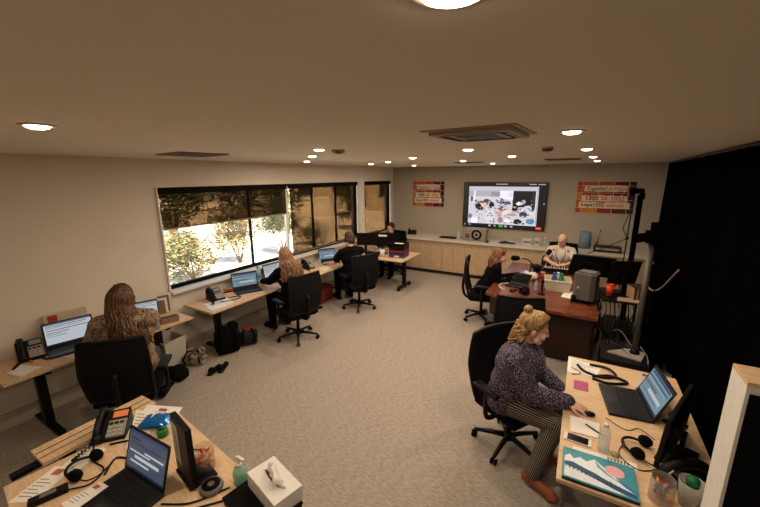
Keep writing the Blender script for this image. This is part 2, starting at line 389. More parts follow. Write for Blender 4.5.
B().m(mat('roof_tile', '#6e4c3a', .8)).prism([(-2.5, 0), (2.5, 0), (0, 1.3)], -7.4, 7.4, M.Rotation(R(90), 3, 'Z') @ M.Rotation(R(90), 3, 'X'), (0, 0, 3.5)).build('roof', parent=t)
for x in (-3.5, .5, 4.5): B().m(mat('dark_glass', '#2a2622', .1)).box((x, -2.01, 1.7), (1.5, .06, 1.3)).build('house_window', parent=t)
# ================================================================ FURNITURE BUILDERS
def chair_proto():
    t = thing('office_chair', 'x', 'chair')
    s = B().m(FABRIC).box((0, .02, .45), (.5, .48, .08), bev=.035).build('seat', parent=t)
    B().m(BLACK).box((0, .02, .405), (.44, .42, .03), bev=.01).box((0, -.02, .375), (.2, .22, .05), bev=.01).build('seat_pan', parent=s)
    # curved mesh back in a frame
    def pt(u, v):   # u -1..1 across, v 0..1 up
        w = .275-.02*abs(v-.5)*2; z = .49+.60*v
        return V((u*w, -.235-.05*v+.045*math.sin(math.pi*v)*-1-.0+.045*u*u, z))
    k = B().m(MESHB); N, Mv = 10, 10; vs = []; fs = []
    for side in (0, .018):
        for j in range(Mv+1):
            for i in range(N+1): p = pt(-1+2*i/N, j/Mv); vs.append((p.x, p.y-side, p.z))
    st = (N+1)*(Mv+1)
    for j in range(Mv):
        for i in range(N):
            q = [j*(N+1)+i, j*(N+1)+i+1, (j+1)*(N+1)+i+1, (j+1)*(N+1)+i]; fs += [q, [st+x for x in q][::-1]]
    k._add(vs, fs, True); bk = k.build('backrest', parent=t)
    rim = [pt(-1, j/8) for j in range(9)]+[pt(-1+2*i/8, 1) for i in range(1, 8)]+[pt(1, 1-j/8) for j in range(9)]+[pt(1-2*i/8, 0) for i in range(1, 9)]
    B().m(BLACK).tube([p+V((0, -.009, 0)) for p in rim], .018, 8).build('back_frame', parent=bk)
    B().m(BLACK).tube(curve([(0, -.05, .38), (0, -.27, .4), (0, -.33, .58), (0, -.31, .78)], 5), .025, 8).build('back_support', parent=bk)
    for sx in (-1, 1):
        ar = B().m(BLACK).box((sx*.315, -.0, .685), (.085, .27, .035), bev=.015).build('armrest', parent=t)
        B().m(BLACK).tube(curve([(sx*.17, 0, .385), (sx*.29, 0, .4), (sx*.32, -.0, .5), (sx*.315, 0, .67)], 5), .021, 8).build('arm_post', parent=ar)
    B().m(DMETAL).cap((0, 0, .09), (0, 0, .36), .03, .022, 14, False).cap((0, 0, .07), (0, 0, .13), .045, .04, 14, False).build('gas_column', parent=t)
    for q in range(5):
        an = q*2*math.pi/5+.35; d = V((math.cos(an), math.sin(an), 0)); sd = V((-d.y, d.x, 0))
        lg = B().m(BLACK).tube([d*.03+V((0, 0, .105)), d*.16+V((0, 0, .095)), d*.31+V((0, 0, .075))], .026, 8, .017).build('base_leg', parent=t)
        c = B().m(BLACKM)
        for e in (-1, 1): c.cap(d*.31+sd*(e*.012)+V((0, 0, .028)), d*.31+sd*(e*.026)+V((0, 0, .028)), .028, .028, 14, False)
        c.cap(d*.31+V((0, 0, .03)), d*.31+V((0, 0, .075)), .008, .008, 8, False).build('castor', parent=lg)
    return t
CH = chair_proto(); CH_USED = [False]
def chair(x, y, deg, label):
    rz = R(deg-90)
    if not CH_USED[0]:
        CH_USED[0] = True; CH.location = (x, y, 0); CH.rotation_euler = (0, 0, rz); CH['label'] = label; CH['group'] = 'black office chairs'; return CH
    return dup(CH, (x, y, 0), rz, label)
def desk(name, label, x0, x1, y0, y1, legs, z=.73, group='birch desks', rz=0, org=None, rail='x', mat_=None, castors=False):
    """rectangular desk; coordinates are world when rz = 0 and local to org otherwise"""
    cx, cy = (x0+x1)/2, (y0+y1)/2
    t = thing(name, label, 'desk', org or (cx, cy, 0), rz, group); ox, oy = (0, 0) if org else (cx, cy)
    tp = B().m(mat_ or WOOD).box((cx-ox, cy-oy, z-.0125), (x1-x0, y1-y0, .025), bev=.003).build('tabletop', parent=t)
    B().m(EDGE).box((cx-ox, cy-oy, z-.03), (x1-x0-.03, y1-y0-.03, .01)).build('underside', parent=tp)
    for lx, ly, ax in legs:
        lx -= ox; ly -= oy; L = B().m(DMETAL)
        d = (.27, .05) if ax == 'x' else (.05, .27)
        L.box((lx, ly, (z-.04)/2+.02), (.075, .075, z-.09), bev=.004)
        L.box((lx, ly, z-.05), (2*d[0]+.02, .05, .03) if ax == 'x' else (.05, 2*d[1]+.02, .03))
        zf = .075 if castors else .02
        L.box((lx, ly, zf+.0), (2*d[0]+.05, .07, .035) if ax == 'x' else (.07, 2*d[1]+.05, .035), bev=.008)
        lo = L.build('desk_leg', parent=t)
        if castors:
            for e in (-1, 1):
                c = B().m(BLACKM); p = V((lx+(e*d[0] if ax == 'x' else 0), ly+(e*d[1] if ax != 'x' else 0), .028))
                c.cap(p+V((0, -.02, 0)), p+V((0, .02, 0)), .028, .028, 14, False).cap(p, p+V((0, 0, .04)), .01, .01, 8, False); c.build('castor', parent=lo)
    return t
def rects(b, o, ux, uy, items, nrm, lift=.0012):
    """flat coloured marks on a plane: (u0, v0, u1, v1, material), v measured downwards"""
    o, ux, uy, nrm = V(o), V(ux), V(uy), V(nrm)
    for i, (u0, v0, u1, v1, m_) in enumerate(items):
        q = o+nrm*(lift*(1+.12*i)); b.m(m_); b.quad(q+ux*u0+uy*v0, q+ux*u1+uy*v0, q+ux*u1+uy*v1, q+ux*u0+uy*v1)
SW, SB, SG, SD, SK = emit('screen_white', '#cfd6dd', .7), emit('screen_blue', '#36507f', .5), emit('screen_grey', '#7d8a99', .5), emit('screen_dark', '#20304c', .5), emit('screen_ink', '#4a5563', .6)
STEAL = emit('screen_teal', '#7fa0ad', .7)
PAGES = {
 'off': [(0, 0, 1, 1, mat('screen_off', '#060607', .15)), (.06, .1, .5, .14, SD)],
 'mail': [(0, 0, 1, 1, SW), (0, 0, 1, .07, SG), (.03, .12, .9, .15, SK), (.03, .2, .8, .22, SG), (.03, .3, .97, .33, SD), (.03, .42, .5, .45, SK), (.03, .5, .35, .52, SG), (.03, .58, .44, .6, SK), (0, .95, 1, 1, SD)],
 'table': [(0, 0, 1, 1, STEAL), (0, 0, 1, .08, SD), (.05, .1, .95, .16, SB), (.02, .26, .95, .3, SB), (.02, .36, .9, .375, SW), (.02, .46, .6, .56, SG), (.3, .6, .9, .72, SW), (.1, .76, .8, .8, SG), (0, .93, 1, 1, SD)],
 'dash': [(0, 0, 1, 1, emit('screen_slate', '#5d6b80', .45)), (0, 0, 1, .08, SB), (.06, .17, .3, .22, SD), (.05, .28, .95, .34, SB), (.05, .5, .6, .54, SW), (.2, .6, .85, .68, SW), (.45, .42, .95, .47, SW), (.1, .75, .6, .8, SW), (0, .94, 1, 1, SD)]}
def laptop(name, label, x, y, z, deg, w, d, tilt, page, group='laptops', closed=False):
    """open laptop, user side at local -Y; deg = direction the user looks in"""
    t = thing(name, label, 'laptop', (x, y, z), R(deg-90), group)
    bs = B().m(mat('laptop_shell', '#17171a', .4)).box((0, 0, .01), (w, d, .018), bev=.005).build('base', parent=t)
    k = B().m(mat('laptop_deck', '#1f1f22', .5)); 
    KEY = mat('key_cap', '#0a0a0b', .5)
    k.m(KEY)
    for r_ in range(5):
        for c in range(13): k.box((-w*.42+c*w*.07, d*.36-r_*d*.105, .0205), (w*.058, d*.08, .004))
    k.build('keyboard', parent=bs)
    B().m(mat('touchpad', '#2b2b2e', .35)).box((0, -d*.33, .0195), (w*.3, d*.24, .002)).build('touchpad', parent=bs)
    rt = M.Rotation(-tilt, 3, 'X'); hg = V((0, d/2-.004, .02)); h = d*.98
    ln = B().m(mat('laptop_shell', '#17171a', .4)).box(hg+rt @ V((0, 0, h/2)), (w, .008, h), rot=rt, bev=.003).build('lid', parent=t)
    s = B(); mx, mb = w*.035, h*.09
    rects(s, hg+rt @ V((-w/2+mx, -.0041, h-mx)), (w-2*mx, 0, 0), rt @ V((0, 0, -(h-mx-mb))), PAGES[page], rt @ V((0, -1, 0)), .0006)
    s.build('screen', parent=ln, raw=True)
    return t
def cable(pts, r, label, name='cable', m_=None, group=None, parent=None):
    o = B().m(m_ or BLACK).tube(curve(pts, 8), r, 6).build(name, parent=parent)
    if not parent: tag(o, label, 'cable', group)
    return o
def phone(label, x, y, z, deg, lcd=None, s=1, tilt=28):
    """desk phone; keypad faces local -Y"""
    t = thing('desk_phone', label, 'phone', (x, y, z), R(deg-90), 'desk phones')
    rt = M.Rotation(R(tilt), 3, 'X'); hz = .2*math.sin(R(tilt))
    bd = B().m(BLACK).prism([(-.1, 0), (.1, 0), (.1, .02+hz), (-.1, .02)], -.1, .1,
        M(((0, 0, 1), (1, 0, 0), (0, 1, 0)))).build('phone_base', parent=t)
    o = V((-.1, -.1, .021)); ux = V((.2, 0, 0)); uy = V((0, .2, hz)); nn = ux.cross(uy).normalized()
    f = B(); rects(f, o, ux, uy, [(.42, .05, .97, .62, mat('phone_face', '#8f8b83', .5))], nn, .002); f.build('phone_face', parent=bd, raw=True)
    f = B()
    for r_ in range(4):
        for c in range(3): f.m(SILVER if r_ < 3 else BLACK); f.box(o+ux*(.5+c*.16)+uy*(.12+r_*.13)+nn*.004, (.022, .015, .006), rot=M.Rotation(math.atan2(hz, .2), 3, 'X'))
    f.build('keypad', parent=bd)
    f = B(); rects(f, o, ux, uy, [(.5, .7, .95, .92, lcd or mat('lcd_grey', '#8c9484', .3))], nn, .004); f.build('display', parent=bd, raw=True)
    hs = B().m(BLACK); hp = [o+ux*.2+uy*v+nn*zz_ for v, zz_ in ((.02, .025), (.2, .05), (.5, .058), (.8, .05), (.98, .025))]
    hs.tube(curve(hp, 5), .02, 10).ell(hp[0], (.03, .03, .024)).ell(hp[-1], (.03, .03, .024)); ho = hs.build('handset', parent=t)
    coil = []
    for i in range(90):
        u = i/89; an = i*1.1; c = V((-.08-.06*math.sin(u*math.pi), -.1-.14*math.sin(u*math.pi), .012+.0)); coil.append(c+V((.008*math.cos(an), .05*(u-.5), .009+.008*math.sin(an))))
    B().m(BLACK).tube(coil, .0035, 5).build('phone_cord', parent=ho)
    return t
def bottle(label, x, y, z, h=.2, r=.032, col='#dfe7ea', alpha=.25, liquid=None, capm=None, name='water_bottle', cat='bottle'):
    t = thing(name, label, cat, (x, y, z)); m_ = clear('clear_plastic_'+col, col, alpha, .08)
    B().m(m_).lathe([(0, .002), (r*.9, .001), (r, .01), (r, h*.28), (r*.94, h*.32), (r, h*.36), (r, h*.62), (r*.8, h*.76), (r*.42, h*.88), (r*.4, h*.94), (0, h*.94)], seg=20).build('bottle_body', parent=t)
    if liquid: B().m(liquid).lathe([(0, .004), (r*.92, .004), (r*.92, h*.5), (0, h*.5)], seg=18).build('liquid', parent=t)
    B().m(capm or WHITE).lathe([(0, h), (r*.44, h), (r*.46, h*.91), (0, h*.91)], seg=16).build('bottle_cap', parent=t)
    return t
def sheet(label, pts, z, name='paper_sheet', m_=None, marks=(), group=None, th=.002, cat='paper'):
    """a paper lying flat; pts are its corners in order (the first two are the top edge)"""
    cx = sum(p[0] for p in pts)/len(pts); cy = sum(p[1] for p in pts)/len(pts)
    P = [(p[0]-cx, p[1]-cy) for p in pts]
    o = B().m(m_ or PAPER).prism(P, 0, th)
    if marks: rects(o, (P[0][0], P[0][1], th), (P[1][0]-P[0][0], P[1][1]-P[0][1], 0), (P[3][0]-P[0][0], P[3][1]-P[0][1], 0), marks, (0, 0, 1), .0005)
    o = o.build(name, raw=True); o.location = (cx, cy, z); return tag(o, label, cat, group)
LINES = [(.1, .1+.09*i, .5+.35*((i*37 % 10)/10), .12+.09*i, INK) for i in range(9)]
def monitor(label, x, y, z, deg, w, h, tilt=0, stand=.12, page=None, roll=0, back=None, name='monitor'):
    """screen faces local -Y (towards a user looking along deg); z = desk height"""
    t = thing(name, label, 'monitor', (x, y, z), R(deg-90), None)
    rt = M.Rotation(-tilt, 3, 'X') @ M.Rotation(roll, 3, 'Y'); c = V((0, 0, stand+h/2))
    pn = B().m(BLACK).box(c, (w, .025, h), rot=rt, bev=.006).box(c+rt @ V((0, .025, -.02)), (w*.6, .035, h*.55), rot=rt, bev=.01).build('panel', parent=t)
    s = B(); rects(s, c+rt @ V((-w/2+.012, -.0128, h/2-.012)), rt @ V((w-.024, 0, 0)), rt @ V((0, 0, -h+.03)), PAGES[page] if page else [(0, 0, 1, 1, mat('screen_off', '#060607', .15))], rt @ V((0, -1, 0)), .0006)
    s.build('screen', parent=pn, raw=True)
    B().m(BLACK).box((0, .055, (stand+h*.4)/2), (.06, .025, stand+h*.4), bev=.006).build('stand_neck', parent=t)
    B().m(BLACK).box((0, .04, .008), (.26, .18, .015), bev=.006).build('stand_base', parent=t)
    if back: back(pn, c, rt)
    return t
def headset(label, x, y, z, deg, s=1, flat=True):
    t = thing('headset', label, 'headset', (x, y, z), R(deg), 'headsets lying on the desks')
    band = [(.085*math.cos(a_)*s, .1*math.sin(a_)*s-.01, .02+.012*math.sin(a_)) for a_ in [math.pi*k/14 for k in range(15)]]
    B().m(BLACK).tube(band, .009*s, 8).build('headband', parent=t)
    for e in (-1, 1):
        q = M.Rotation(R(70*e), 3, 'Y')
        c = B().m(BLACKM).ell((e*.085*s, -.015, .038), (.022*s, .042*s, .038*s)).build('ear_cup', parent=t)
        B().m(FABRIC).ell((e*.066*s, -.015, .038), (.014*s, .036*s, .033*s)).build('ear_pad', parent=c)
    B().m(BLACK).tube(curve([(-.09*s, -.03, .03), (-.1*s, -.09, .02), (-.06*s, -.13, .015), (0, -.14, .012)], 6), .004, 6).ell((0, -.14, .012), (.012, .008, .008)).build('microphone_boom', parent=t)
    return t
# ================================================================ PEOPLE
def rotm(yaw, pitch, roll=0): return M.Rotation(yaw, 3, 'Z') @ M.Rotation(pitch, 3, 'X') @ M.Rotation(roll, 3, 'Y')
def ik(s, h, l1, l2, pole):
    d = h-s; L = d.length
    if L > (l1+l2)*.985: h = s+d*((l1+l2)*.985/L); d = h-s; L = d.length
    u = d/L; x = (l1*l1-l2*l2+L*L)/(2*L); r = math.sqrt(max(0, l1*l1-x*x))
    p = V(pole); p = (p-u*p.dot(u)).normalized()
    return s+u*x+p*r, h
def hand(b, wr, d, n, side, curl=.3):
    d = d.normalized(); n = (n-d*n.dot(d)).normalized(); lat = d.cross(n)
    rm = M((lat, d, n)).transposed()
    b.ell(wr+d*.045, (.04, .055, .017), rm); b.cap(wr-d*.03, wr+d*.03, .025, .024)
    for i, (ln, off) in enumerate(((.066, 1.5), (.076, .5), (.07, -.5), (.054, -1.5))):
        p = wr+d*(.085-.004*abs(off))+lat*(off*.0205*side); a1 = curl; a2 = curl*2.2; sp_ = lat*(off*.06*side)
        d1 = (d*math.cos(a1)+n*math.sin(a1)+sp_).normalized(); d2 = (d*math.cos(a2)+n*math.sin(a2)+sp_).normalized(); d3 = (d*math.cos(a2*1.4)+n*math.sin(a2*1.4)+sp_).normalized()
        q = p+d1*ln*.45; q2 = q+d2*ln*.32; b.cap(p-d*.02, q, .0095, .009, 8); b.cap(q, q2, .009, .008, 8); b.cap(q2, q2+d3*ln*.26, .008, .0065, 8)
    p = wr+d*.025+lat*(.03*side); t1 = (d*.75+lat*.7*side+n*.25).normalized(); q = p+t1*.045; t2 = (d*.95+lat*.2*side+n*.3).normalized()
    b.cap(p, q, .013, .011, 8); b.cap(q, q+t2*.035, .0105, .008, 8)
def person(label, x, y, deg, lean=.1, twist=0, sl=0, hands=None, poles=None, head=(0, .15, 0), top=None, sleeve='long', pants=None, shoes=None, skin=None, hair=None,
           wf=1.0, vox=.008, knees=None, ankles=None, pz=.565, hd_off=(0, 0, 0), topname='shirt', fluff=0, hdir=None, extras=None, bulk=1.0, headset_=False, specs=False, face=True, palms=None, curl=.3, nk=.50, scale=1, stripes=False):
    """seated figure facing local +Y with the floor point under the pelvis at (x, y)"""
    t = thing('person', label, 'person', (x, y, 0), R(deg-90)); t.scale = (scale,)*3; skin = skin or SKIN
    T = M.Rotation(sl, 3, 'Y') @ M.Rotation(-lean, 3, 'X'); Z = M.Rotation(twist, 3, 'Z'); TT = Z @ T
    pel = V((0, 0, pz)); P = lambda v: pel+TT @ V(v)
    neck = P((0, 0, nk)); hc = neck+TT @ V((0, .035, 0))+V((0, .02, .145))+V(hd_off); HM = rotm(head[0], head[1], head[2]); Hh = lambda v: hc+HM @ V(v)
    sh = {s: P((s*.168*wf, 0, nk-.075)) for s in (-1, 1)}
    hip = {s: pel+V((s*.09, .02, 0)) for s in (-1, 1)}
    knees = knees or {s: V((s*.13, .43, .54)) for s in (-1, 1)}
    ankles = ankles or {s: V((s*.13, .42, .095)) for s in (-1, 1)}
    hands = hands or {s: V((s*.16, .48, .77)) for s in (-1, 1)}
    poles = poles or {s: V((s*.3, -.55, -1)) for s in (-1, 1)}
    el = {}; wr = {}
    for s in (-1, 1): el[s], wr[s] = ik(sh[s], V(hands[s]), .285, .25, poles[s])
    def torso(b, g=0, k=1):
        b.ell(pel+V((0, .0, .0)), (.17*wf*k+g, .135+g, .12+g)); b.ell(P((0, .015, .14)), (.152*wf*k+g, .122*bulk+g, .15+g), TT)
        b.ell(P((0, .012, .31)), (.165*wf*k+g, .125*bulk+g, .17+g), TT); b.ell(P((0, -.005, .42)), (.14*wf+g, .095+g, .09+g), TT)
        b.cap(sh[-1], sh[1], .062+g, .062+g, 12); 
        for s in (-1, 1): b.cap(P((0, -.01, nk-.03)), sh[s]+V((0, 0, .01)), .055+g, .05+g, 12)
    def head_(b):
        b.cap(P((0, -.005, nk-.06)), Hh((0, -.025, -.05)), .056, .054, 14)
        b.ell(Hh((0, -.012, .03)), (.076, .097, .09), HM); b.ell(Hh((0, .03, -.03)), (.061, .066, .085), HM); b.ell(Hh((0, .05, -.082)), (.036, .036, .03), HM)
        b.cap(Hh((0, .09, .012)), Hh((0, .106, -.024)), .008, .012, 8); b.ell(Hh((0, .082, .02)), (.044, .012, .009), HM)
        for s in (-1, 1):
            b.ell(Hh((s*.077, -.008, -.012)), (.011, .02, .031), HM @ M.Rotation(s*.35, 3, 'Z')); b.ell(Hh((s*.034, .072, -.03)), (.022, .02, .02), HM); b.cap(Hh((s*.05, .03, -.07)), Hh((s*.02, .062, -.088)), .024, .024, 8)
        b.ell(Hh((0, .091, -.056)), (.022, .01, .006), HM); b.ell(Hh((0, .09, -.066)), (.018, .01, .006), HM)
    b = B(); torso(b); head_(b)
    for s in (-1, 1):
        b.cap(sh[s], el[s], .05, .042, 12); b.cap(el[s], wr[s], .042, .026, 12)
        hd = V(hdir[s]) if hdir and s in hdir else (wr[s]-el[s])*V((1, 1, .3))
        hand(b, wr[s], hd, V((0, 0, -1)) if not palms else V(palms[s]), -s, curl)
        b.cap(hip[s], knees[s], .085*wf, .06, 12); b.cap(knees[s], ankles[s], .056, .036, 12)
        f = (V((ankles[s].x, ankles[s].y, 0))-V((hip[s].x, hip[s].y, 0))); f = f.normalized() if f.length > .05 else V((0, 1, 0))
        b.cap(ankles[s]-V((0, 0, .05))-f*.03, ankles[s]-V((0, 0, .055))+f*.13, .036, .03, 10)
    mobj('body', remesh(b, vox*.8 if vox < .007 else vox, 3), skin, t)
    # clothing
    b = B(); g = .014+fluff; torso(b, g, 1.03)
    for s in (-1, 1):
        e = el[s]; 
        if sleeve == 'long': b.cap(sh[s], e, .058+g, .05+g, 12); b.cap(e, wr[s]-(wr[s]-e).normalized()*.01, .05+g, .033+g*.8, 12, True)
        else: b.cap(sh[s], sh[s].lerp(e, .62), .062+g, .056+g, 12)
    b.lathe([(.062, -.02), (.075, .0), (.07, .035), (.058, .035), (.055, 0)], P((0, 0, nk-.015)), TT.to_quaternion(), 16)
    mobj(topname, remesh(b, vox, 3), top, t)
    b = B(); b.ell(pel+V((0, .01, -.01)), (.185*wf, .15, .11))
    for s in (-1, 1): b.cap(hip[s], knees[s], .1*wf, .075, 14); b.cap(knees[s], ankles[s]+V((0, 0, .02)), .074, .058, 14)
    me = remesh(b, max(.008, vox), 3)
    if stripes:   # angle around each leg, so the stripes run along thigh and shin
        at = me.attributes.new('stripe', 'FLOAT', 'POINT')
        for i, v in enumerate(me.vertices):
            best = None; s = 1 if v.co.x > 0 else -1
            for p, q, rf in ((hip[s]-V((0, .25, 0)), knees[s], V((0, 0, 1))), (knees[s], ankles[s], V((0, 1, 0)))):
                d = (q-p); k = max(0, min(1, (v.co-p).dot(d)/d.dot(d))); w = v.co-(p+d*k); L = w.length
                if best is None or L < best[0]:
                    u = d.normalized(); e1 = (rf-u*rf.dot(u)).normalized(); e2 = u.cross(e1); best = (L, math.atan2(w.dot(e2), w.dot(e1)))
            at.data[i].value = best[1]
    mobj('trousers', me, pants, t)
    for s in (-1, 1):
        f = (V((ankles[s].x, ankles[s].y, 0))-V((hip[s].x, hip[s].y, 0))); f = f.normalized() if f.length > .05 else V((0, 1, 0)); b = B(); a0 = ankles[s]
        b.cap(a0+V((0, 0, .03)), a0-V((0, 0, .04)), .05, .048, 12); b.cap(a0-V((0, 0, .048))-f*.045, a0-V((0, 0, .05))+f*.15, .045, .04, 12); b.ell(a0-V((0, 0, .06))+f*.16, (.045, .05, .033), V((0, 1, 0)).rotation_difference(f).to_matrix())
        me = remesh(b, .008, 2)
        for v in me.vertices: v.co.z = max(v.co.z, .006)
        mobj('shoe', me, shoes or BLACKM, t)
    if face:
        for s in (-1, 1): B().m(mat('eye_white', '#cfc6bd', .3)).ell(Hh((s*.03, .0755, -.004)), (.0095, .0085, .0055), HM).m(mat('eye_iris', '#2c2019', .3)).ell(Hh((s*.03, .0825, -.005)), (.0048, .0025, .0046), HM).build('eye', parent=t)
        B().m(mat('lips', '#a3635a', .5)).ell(Hh((0, .0975, -.056)), (.02, .006, .0045), HM).ell(Hh((0, .0965, -.065)), (.017, .006, .005), HM).build('lips', parent=t)
    if hair: hair(t, Hh, HM) if not getattr(hair, 'tt', False) else hair(t, Hh, HM, TT, neck)
    if specs:
        b = B().m(DMETAL)
        for s in (-1, 1):
            b.tube([Hh((s*.034+.023*math.cos(k*math.pi/8), .106-.004*abs(math.cos(k*math.pi/8)), .0+.019*math.sin(k*math.pi/8))) for k in range(17)], .0026, 6)
            b.tube([Hh((s*.057, .102, .004)), Hh((s*.08, .04, .008)), Hh((s*.082, -.02, 0))], .0026, 6)
        b.tube([Hh((-.012, .109, .004)), Hh((.012, .109, .004))], .0026, 6); b.build('glasses', parent=t)
    if headset_:
        b = B().m(BLACK).tube([Hh((.09*math.cos(k*math.pi/12), -.01, .02+.112*math.sin(k*math.pi/12))) for k in range(13)], .009, 8)
        for s in (-1, 1): b.ell(Hh((s*.09, -.008, -.005)), (.016, .034, .036), HM)
        b.tube(curve([Hh((.09, .01, -.02)), Hh((.085, .07, -.06)), Hh((.04, .115, -.07))], 5), .004, 6); b.build('headset', parent=t)
    if extras: extras(t, P, Hh, HM, TT, sh, el, wr)
    return t
def hair_mat(name, a_, b_, c_): return ramp_mat(name, 'noise', [(.3, a_), (.5, b_), (.72, c_)], .5, 22, (3, 3, .6), spec=.4)
def cap_hair(b, Hh, HM, back=0, low=0):
    b.ell(Hh((0, -.026-back, .04)), (.087, .1, .092), HM); b.ell(Hh((0, -.05, -.01-low)), (.08, .075, .085), HM)
def hair_short(material):
    def f(t, Hh, HM):
        b = B(); cap_hair(b, Hh, HM); b.ell(Hh((0, .03, .095)), (.055, .055, .035), HM)
        for s in (-1, 1): b.ell(Hh((s*.073, -.01, .03)), (.014, .04, .045), HM)
        r_ = random.Random(3)
        for k in range(60):
            u = r_.uniform(0, 2*math.pi); v = r_.uniform(.2, 1.4); d = V((math.cos(u)*math.cos(v), math.sin(u)*math.cos(v), math.sin(v)))
            p = V((d.x*.084, -.026+d.y*.096, .04+d.z*.09)); b.cap(Hh(p), Hh(p+d*.012+V((.01, .012, 0))), .012, .007, 6)
        mobj('hair', remesh(b, .006, 2), material, t)
    return f
def hair_long(material, length=.32, fall=0, seed=1, n=75, wave=.012, spread=1.0, push=.1, grav=0.0):
    """loose long hair falling over the back and shoulders, lying on top of the clothes"""
    def f(t, Hh, HM, TT, neck):
        r_ = random.Random(seed); b = B().m(material); cap_hair(b, Hh, HM); back = TT @ V((0, -1, 0)); dn = ((TT @ V((0, 0, -1)))*(1-grav)+V((0, 0, -1))*grav).normalized(); rt = TT @ V((1, 0, 0))
        for k in range(n):
            an = math.pi*(1.0+(k/(n-1)))+r_.uniform(-.05, .05); lay = r_.uniform(0, 1)
            ex, ey = math.cos(an), math.sin(an)
            st = Hh((ex*.04, -.03+ey*.04, .122)); m1 = Hh((ex*(.09+.008*lay), -.028+ey*(.1+.008*lay), .04)); m2 = Hh((ex*(.098+.01*lay), -.035+ey*(.1+.012*lay), -.06))
            L = length*r_.uniform(.75, 1.08); pts = [st, m1, m2]
            for j in range(1, 7):
                u = j/6; p = m2+dn*(L*u)+back*(push*min(1, u*1.8)*max(.25, -ey)+.02*lay)+rt*((ex*.05*spread+fall)*u)
                pts.append(p+rt*(wave*math.sin(u*10+k))+back*(wave*math.cos(u*9+k*1.7)))
            b.tube(curve(pts, 4), .0135, 6, .007)
        b.build('hair', parent=t)
    f.tt = True
    return f
def hair_bun(material):
    def f(t, Hh, HM):
        r_ = random.Random(5); b = B().m(material); b.ell(Hh((0, -.03, .042)), (.089, .1, .092), HM); b.ell(Hh((0, -.06, -.02)), (.075, .065, .07), HM)
        for k in range(46):   # combed-back strands lying over the cap
            s0 = -1+2*k/45; u = s0*1.35
            pts = [Hh((.083*math.sin(u), .064*math.cos(u)-.01*abs(s0), .072*math.cos(u)+.048)), Hh((.088*math.sin(u*.9), .0, .125*math.cos(u*.85)+.012)), Hh((.08*math.sin(u*.75), -.075, .1*math.cos(u*.8)+.01)), Hh((.03*math.sin(u), -.112, .06))]
            b.tube(curve(pts, 5), .006, 6, .0055)
        for k in range(26):   # the bun
            pts = []; ph = r_.uniform(0, 6.3); tl = M.Rotation(r_.uniform(0, 3.1), 3, V((r_.gauss(0, 1), r_.gauss(0, 1), r_.gauss(0, 1))).normalized())
            for j in range(9): an = ph+j*.62; pts.append(Hh(V((0, -.095, .125))+tl @ V((.027*math.cos(an), .027*math.sin(an), 0))))
            b.tube(curve(pts, 3), .0075, 5, .005)
        for k in range(64):   # loose curls at the neck and by the ears
            s0 = r_.uniform(-1, 1); an = s0*1.2; x = .085*math.sin(an); y = -.035-.085*math.cos(an); z = r_.uniform(-.06, .0); L = r_.uniform(.07, .15); pts = []; ph = r_.uniform(0, 6)
            for j in range(9): u = j/8; pts.append(Hh((x*(1+.16*u)+.013*math.sin(ph+u*9), y*(1+.06*u)+.013*math.cos(ph+u*9), z-L*u)))
            b.tube(curve(pts, 3), .0095, 5, .004)
        b.build('hair', parent=t)
    return f
def hair_bald(material):
    def f(t, Hh, HM):
        b = B().m(material)
        for k in range(40):
            an = math.pi+math.pi*(k/39); x, y = .079*math.cos(an), -.014+.099*math.sin(an)
            b.cap(Hh((x, y, .02)), Hh((x*1.02, y*1.02, -.035)), .008, .007, 6)
        b.build('hair', parent=t)
    return f
# ================================================================ BACK WALL
for i in range(10):
    x0 = -4.86+i*.615
    ds = ['against the window wall', 'behind the man with glasses', 'carrying a small dark phone', 'under the left poster', 'under the flat black box', 'left of the loudspeaker', 'under the loudspeaker', 'under the left half of the television', 'behind the red-haired woman in black', 'behind the bald man'][i]
    c = thing('cabinet', 'low oak cabinet unit '+ds+', under the white counter', 'cabinet', (x0+.3075, 8.81, 0), 0, 'oak cabinets under the counter')
    B().m(WOODC).box((0, .02, .485), (.613, .86, .77)).m(EDGE).box((0, .05, .05), (.613, .78, .1)).build('cabinet_body', parent=c)
    for s in (-1, 1): B().m(WOODC).box((s*.153, -.42, .485), (.302, .018, .76), bev=.002).build('cabinet_door', parent=c)
tag(B().m(mat('counter_white', '#cbc2b3', .35, var=.02)).box((-1.785, 8.8, .888), (6.18, .94, .03), bev=.004).build('counter_top'), 'long white worktop running over the oak cabinets below the television', 'worktop')
